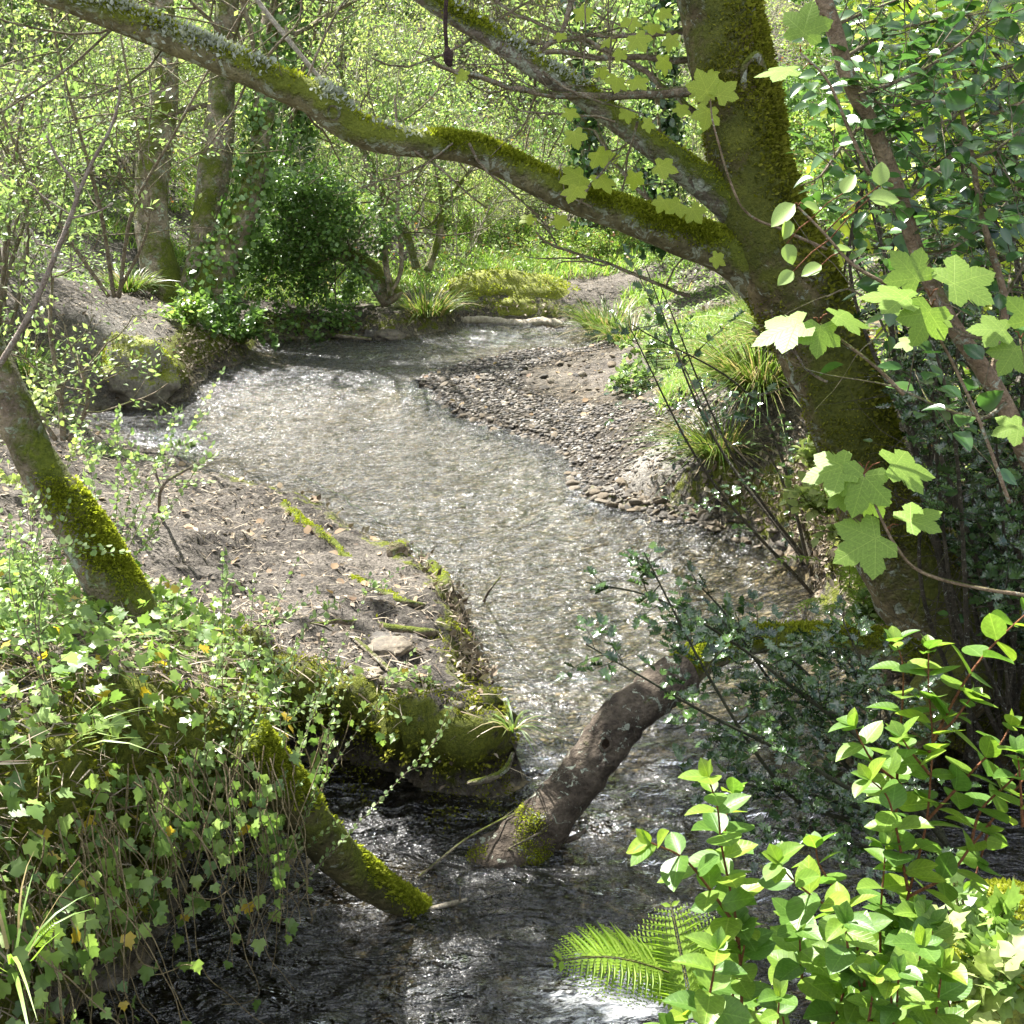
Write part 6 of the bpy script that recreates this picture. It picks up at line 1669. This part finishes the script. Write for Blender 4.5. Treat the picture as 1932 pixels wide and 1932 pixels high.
part("stem", tw, VINE, ivy, kind="stuff"); part("foliage", lf.to(MB(), T_IVY), L_IVY, ivy)
# moss among it
pf, nf = face_pts((xf < .2) * (xf > -2.4) * (yf < 5.2) * (yf > 1.6) * (V[:, 2] > .12) * steep, 15000, .012)
k = fbm(pf * 4, 3, 99) > -.15; pf, nf = pf[k], nf[k]; n = len(pf); mb = MB()
leaves(mb, pf, nrm(nf + rdir(rng, n) * .6 + [0, 0, -.2]), rdir(rng, n), rng.uniform(.01, .024, n), T_TINY, uvs=False)
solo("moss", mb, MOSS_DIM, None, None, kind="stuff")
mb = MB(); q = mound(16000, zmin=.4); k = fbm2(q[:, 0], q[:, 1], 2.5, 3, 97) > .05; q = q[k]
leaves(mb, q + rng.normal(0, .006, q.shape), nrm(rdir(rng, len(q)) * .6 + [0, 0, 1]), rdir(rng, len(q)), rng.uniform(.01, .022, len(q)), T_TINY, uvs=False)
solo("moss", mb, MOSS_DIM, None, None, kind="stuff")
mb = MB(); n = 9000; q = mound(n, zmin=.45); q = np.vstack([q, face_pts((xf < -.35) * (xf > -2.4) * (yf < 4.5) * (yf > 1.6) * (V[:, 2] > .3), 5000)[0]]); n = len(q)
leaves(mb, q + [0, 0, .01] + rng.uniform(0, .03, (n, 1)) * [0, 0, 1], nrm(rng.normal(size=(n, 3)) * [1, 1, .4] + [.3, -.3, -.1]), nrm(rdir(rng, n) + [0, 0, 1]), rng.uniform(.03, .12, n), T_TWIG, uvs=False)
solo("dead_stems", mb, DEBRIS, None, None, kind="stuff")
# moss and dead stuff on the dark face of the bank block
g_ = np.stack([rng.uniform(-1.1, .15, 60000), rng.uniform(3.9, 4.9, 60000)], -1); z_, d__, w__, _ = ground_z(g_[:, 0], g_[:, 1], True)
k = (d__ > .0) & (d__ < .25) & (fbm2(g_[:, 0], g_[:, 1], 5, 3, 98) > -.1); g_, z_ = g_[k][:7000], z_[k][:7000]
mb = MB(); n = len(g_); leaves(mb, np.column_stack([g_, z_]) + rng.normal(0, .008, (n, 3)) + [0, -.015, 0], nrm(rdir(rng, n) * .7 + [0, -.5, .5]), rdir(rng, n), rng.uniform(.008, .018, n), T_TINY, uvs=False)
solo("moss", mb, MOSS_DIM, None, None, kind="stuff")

# --- small-leaved saplings on the near left bank
def small_shrub(lab, base, ends, size, n, mat=None, tmpl=T_OVATE2, cat="sapling"):
    b = P(*base); b[2] = gz(b[0], b[1]); t_ = thing("small_leaved_sapling", lab, cat, tuple(b)); tw = MB(); lf = Lf()
    for e in ends:
        e = P(*e); mid = b * .5 + e * .5 + rng.normal(0, .04, 3) + [0, 0, .04]
        ln, _ = smooth_path([b, mid, e], np.zeros(3), .03); L = np.linalg.norm(e - b)
        sprig(tw, lf, None, None, 0, .0022, int(L / .035), size, opp=True, line=ln, open_=.3, t0=.25)
        for k in range(n):
            j = min(int(len(ln) * rng.uniform(.25, 1)), len(ln) - 2); l_ = rng.uniform(.05, .2)
            sprig(tw, lf, ln[j], nrm(ln[j + 1] - ln[j]) + rng.normal(0, .6, 3), l_, .0012, max(2, int(l_ / .025)), size, opp=True, open_=.3)
    part("twig", tw, TWIG, t_, kind="stuff"); part("foliage", lf.to(MB(), tmpl), mat or L_SPRING, t_)
small_shrub("wispy small-leaved sapling reaching over the shaded part of the bare bank", (430, 1330, 3.4), [(700, 1100, 3.5), (620, 1140, 3.5), (560, 1210, 3.4), (780, 1230, 3.5), (640, 1250, 3.4), (830, 1390, 3.5), (500, 1150, 3.4)], .021, 5)
small_shrub("small-leaved sapling spreading right of the leaning tree's foot", (380, 1330, 3.4), [(420, 1050, 3.5), (480, 1090, 3.5), (560, 1060, 3.5), (340, 1100, 3.5), (590, 1160, 3.4), (440, 1180, 3.4)], .024, 5)
small_shrub("small-leaved sapling thicket at the left edge below the leaning tree", (60, 1300, 3.3), [(20, 980, 3.3), (60, 1050, 3.3), (120, 1080, 3.3), (-20, 1100, 3.2), (160, 1180, 3.2), (200, 1030, 3.3)], .024, 6)
small_shrub("small-leaved sapling whose twigs cross behind the leaning tree", (190, 960, 4.6), [(150, 800, 4.6), (260, 850, 4.6), (330, 780, 4.6), (220, 780, 4.6), (400, 840, 4.6), (420, 700, 4.7)], .032, 4)
small_shrub("fresh green sapling standing behind the leaning tree at the left edge", (40, 860, 5.0), [(20, 720, 5.0), (100, 740, 5.0), (60, 780, 5.0), (140, 830, 4.9), (-10, 900, 4.9)], .038, 4, L_FRESH)
small_shrub("dark-stemmed small sapling at the left edge in front of the ivy", (75, 1200, 3.0), [(90, 930, 3.0), (20, 1000, 3.0), (130, 950, 3.0)], .02, 3)

# --- unseen sycamore branch and leaves, added to cast shade on the near water
out = []
for k in range(9):
    b = np.array([-.9 + rng.uniform(-.5, .8), 6.0 + rng.uniform(-.5, .5), 5.2 + rng.uniform(-.3, .4)]); e = np.array([-1.2 + rng.uniform(-.5, 1.0), 7.6 + rng.uniform(-.9, .7), 5.8])
    grow(rng, b, nrm(e - b), 1.35, .02, 2, out, .55, .12, 5, 0, .6, 6)
shade_branch = MB(); tube(shade_branch, [P(1290, -600, 4.9), np.array([.1, 5.4, 5.3]), np.array([-.8, 6.2, 5.5]), np.array([-1.3, 7.3, 5.9])], [.1, .07, .05, .02], 12, .06, rough=.05, nsc=8)
twigs_mesh(shade_branch, out, 5); part("branch", shade_branch, SYC_BARK, syc)
A_, D_ = light_gaps(*leaf_points(rng, out, 3000, 1)); n = len(A_); m = MB()
leaves(m, A_ + rng.normal(0, .08, (n, 3)), nrm(D_ + rdir(rng, n)), nrm(rdir(rng, n) * .45 + np.array([0, 0, 1])), rng.uniform(.08, .15, n), T_SYC_S); part("crown", m, L_SYCY, syc)

# --- ferns
def frond(mb, st, base, tip, width, droop=.25, n=20, up=None, curl=0.0):
    base, tip = np.array(base), np.array(tip); L = np.linalg.norm(tip - base); d = (tip - base) / L
    upv = np.array([0, 0, 1.0]) if up is None else nrm(np.array(up))
    t = np.linspace(0, 1, 26); c = base + d * (L * t)[:, None] + upv * (droop * L * np.sin(math.pi * t) * .5)[:, None]
    tube(st, c, np.linspace(.0022, .0006, 26) * (L / .3) ** .5, 5, cap=False)
    side = nrm(np.cross(d, upv)); nn = nrm(np.cross(side, d))
    Pn, Yn, Nn_, Sn = [], [], [], []
    for i in range(n):
        tt = .10 + .88 * (i / (n - 1)); k = tt * 25; j = min(int(k), 24); p = c[j] + (c[j + 1] - c[j]) * (k - j); T = nrm(c[j + 1] - c[j])
        pl = width * (math.sin(math.pi * min(1, (tt * .80 + .22))) ** .8) * (1.05 - tt * .15)
        for sg in (1, -1):
            pd = nrm(side * sg + T * .38 + nn * rng.uniform(-.12, .10)); m = max(4, int(11 * pl / width + 2))
            for q in range(m):
                u = (q + .5) / m; pp = p + pd * pl * u - nn * pl * .22 * u * u + T * pl * .12 * u * u; s_ = pl * .20 * (1 - u * .7) + .0012
                for s2 in (1, -1):
                    Pn.append(pp); Yn.append(nrm(T * s2 * .9 + pd * .45)); Nn_.append(nn); Sn.append(s_)
            Pn.append(p); Yn.append(pd); Nn_.append(nn); Sn.append(pl * .999)
    Pn, Yn, Nn_, Sn = map(np.array, (Pn, Yn, Nn_, Sn)); long = Sn > width * .32
    tn = (T_TINY[0] * [.9, 1, 1], T_TINY[1]); leaves(mb, Pn[~long], Yn[~long], Nn_[~long], Sn[~long], tn, uvs=False)
    tl = (T_TINY[0] * [.12, 1, 1], T_TINY[1]); leaves(mb, Pn[long], Yn[long], Nn_[long] , Sn[long], tl, uvs=False)
def fern(lab, loc, fr, mat=L_FERN, name="fern"):
    t_ = thing(name, lab, "fern", tuple(loc))
    for f in fr:
        st = MB(); mb = MB(); frond(mb, st, *f[:3], **(f[3] if len(f) > 3 else {}))
        o = part("frond", mb, mat, t_); st.v = [v - np.array(t_.location) for v in st.v]; link("stalk", st.mesh("stalk", GREENSTEM), o)
D = 2.25
fern("bright fern arching left over the foaming water in the bottom centre", P(1300, 1935, D), [(P(1262, 1835, D), P(1030, 1818, D - .1), .085, dict(droop=.25, n=18, up=(0, -.3, .95))), (P(1310, 1925, D), P(1262, 1690, D + .12), .11, dict(droop=.12, n=16, up=(0, -1, .2))), (P(1330, 1925, D - .1), P(1395, 1745, D), .06, dict(droop=.15, n=16, up=(0, -1, .3)))])
fr = []
q0 = P(1620, 1120, 5.45)
for k in range(17):
    a = rng.uniform(-2.6, -.2) if k % 3 else rng.uniform(0, 6.28); L = rng.uniform(.16, .30); b = q0 + [rng.uniform(-.12, .12), rng.uniform(-.1, .1), rng.uniform(-.1, .12)]
    fr.append((b, b + np.array([math.cos(a) * L, math.sin(a) * L * .8, rng.uniform(-.06, .18)]), .055, dict(n=13)))
fern("cluster of yellow-green fern fronds at the foot of the big trunk by the water", q0, fr)
fr = []; q0 = tq(715, 578)
for k in range(9):
    a = rng.uniform(0, 6.28); L = rng.uniform(.3, .5); fr.append((q0, q0 + np.array([math.cos(a) * L, math.sin(a) * L, rng.uniform(.05, .25)]), .10, dict(n=12)))
fern("feathery fern on the far bank under the evergreen bush", q0, fr, L_SPRING)
fern("small curled fern frond at the lower left corner among the ivy", P(60, 1790, 2.35), [(P(62, 1790, 2.35), P(112, 1728, 2.33), .012, dict(n=14, droop=.1, up=(0, -1, 0)))])
fern("single yellow fern frond dipping to the water left of the trunk's ferns", P(1500, 1075, 5.3), [(P(1560, 1060, 5.35), P(1412, 1085, 5.3), .05, dict(n=12)), (P(1560, 1130, 5.35), P(1480, 1170, 5.3), .045, dict(n=12))])
# low plants in the bottom right corner
clump("pale toothed-leaf plant on the ground right of the leafy shrub", P(1840, 1800, 2.2), .14, 150, .05, L_IVY, H=.14, tmpl=T_IVY)
clump("ivy-like ground plant between the leafy shrub and the corner rock", P(1760, 1850, 2.1), .12, 120, .05, L_FRESH, H=.12, tmpl=T_IVY)
tussock(P(1900, 1840, 2.15), 14, .22, "few tall reddish grass stems at the bottom right edge", spread=.02, wd=.0025, mat=L_SEDGE, cat="grass tuft", name="grass_tuft", droop=.3)
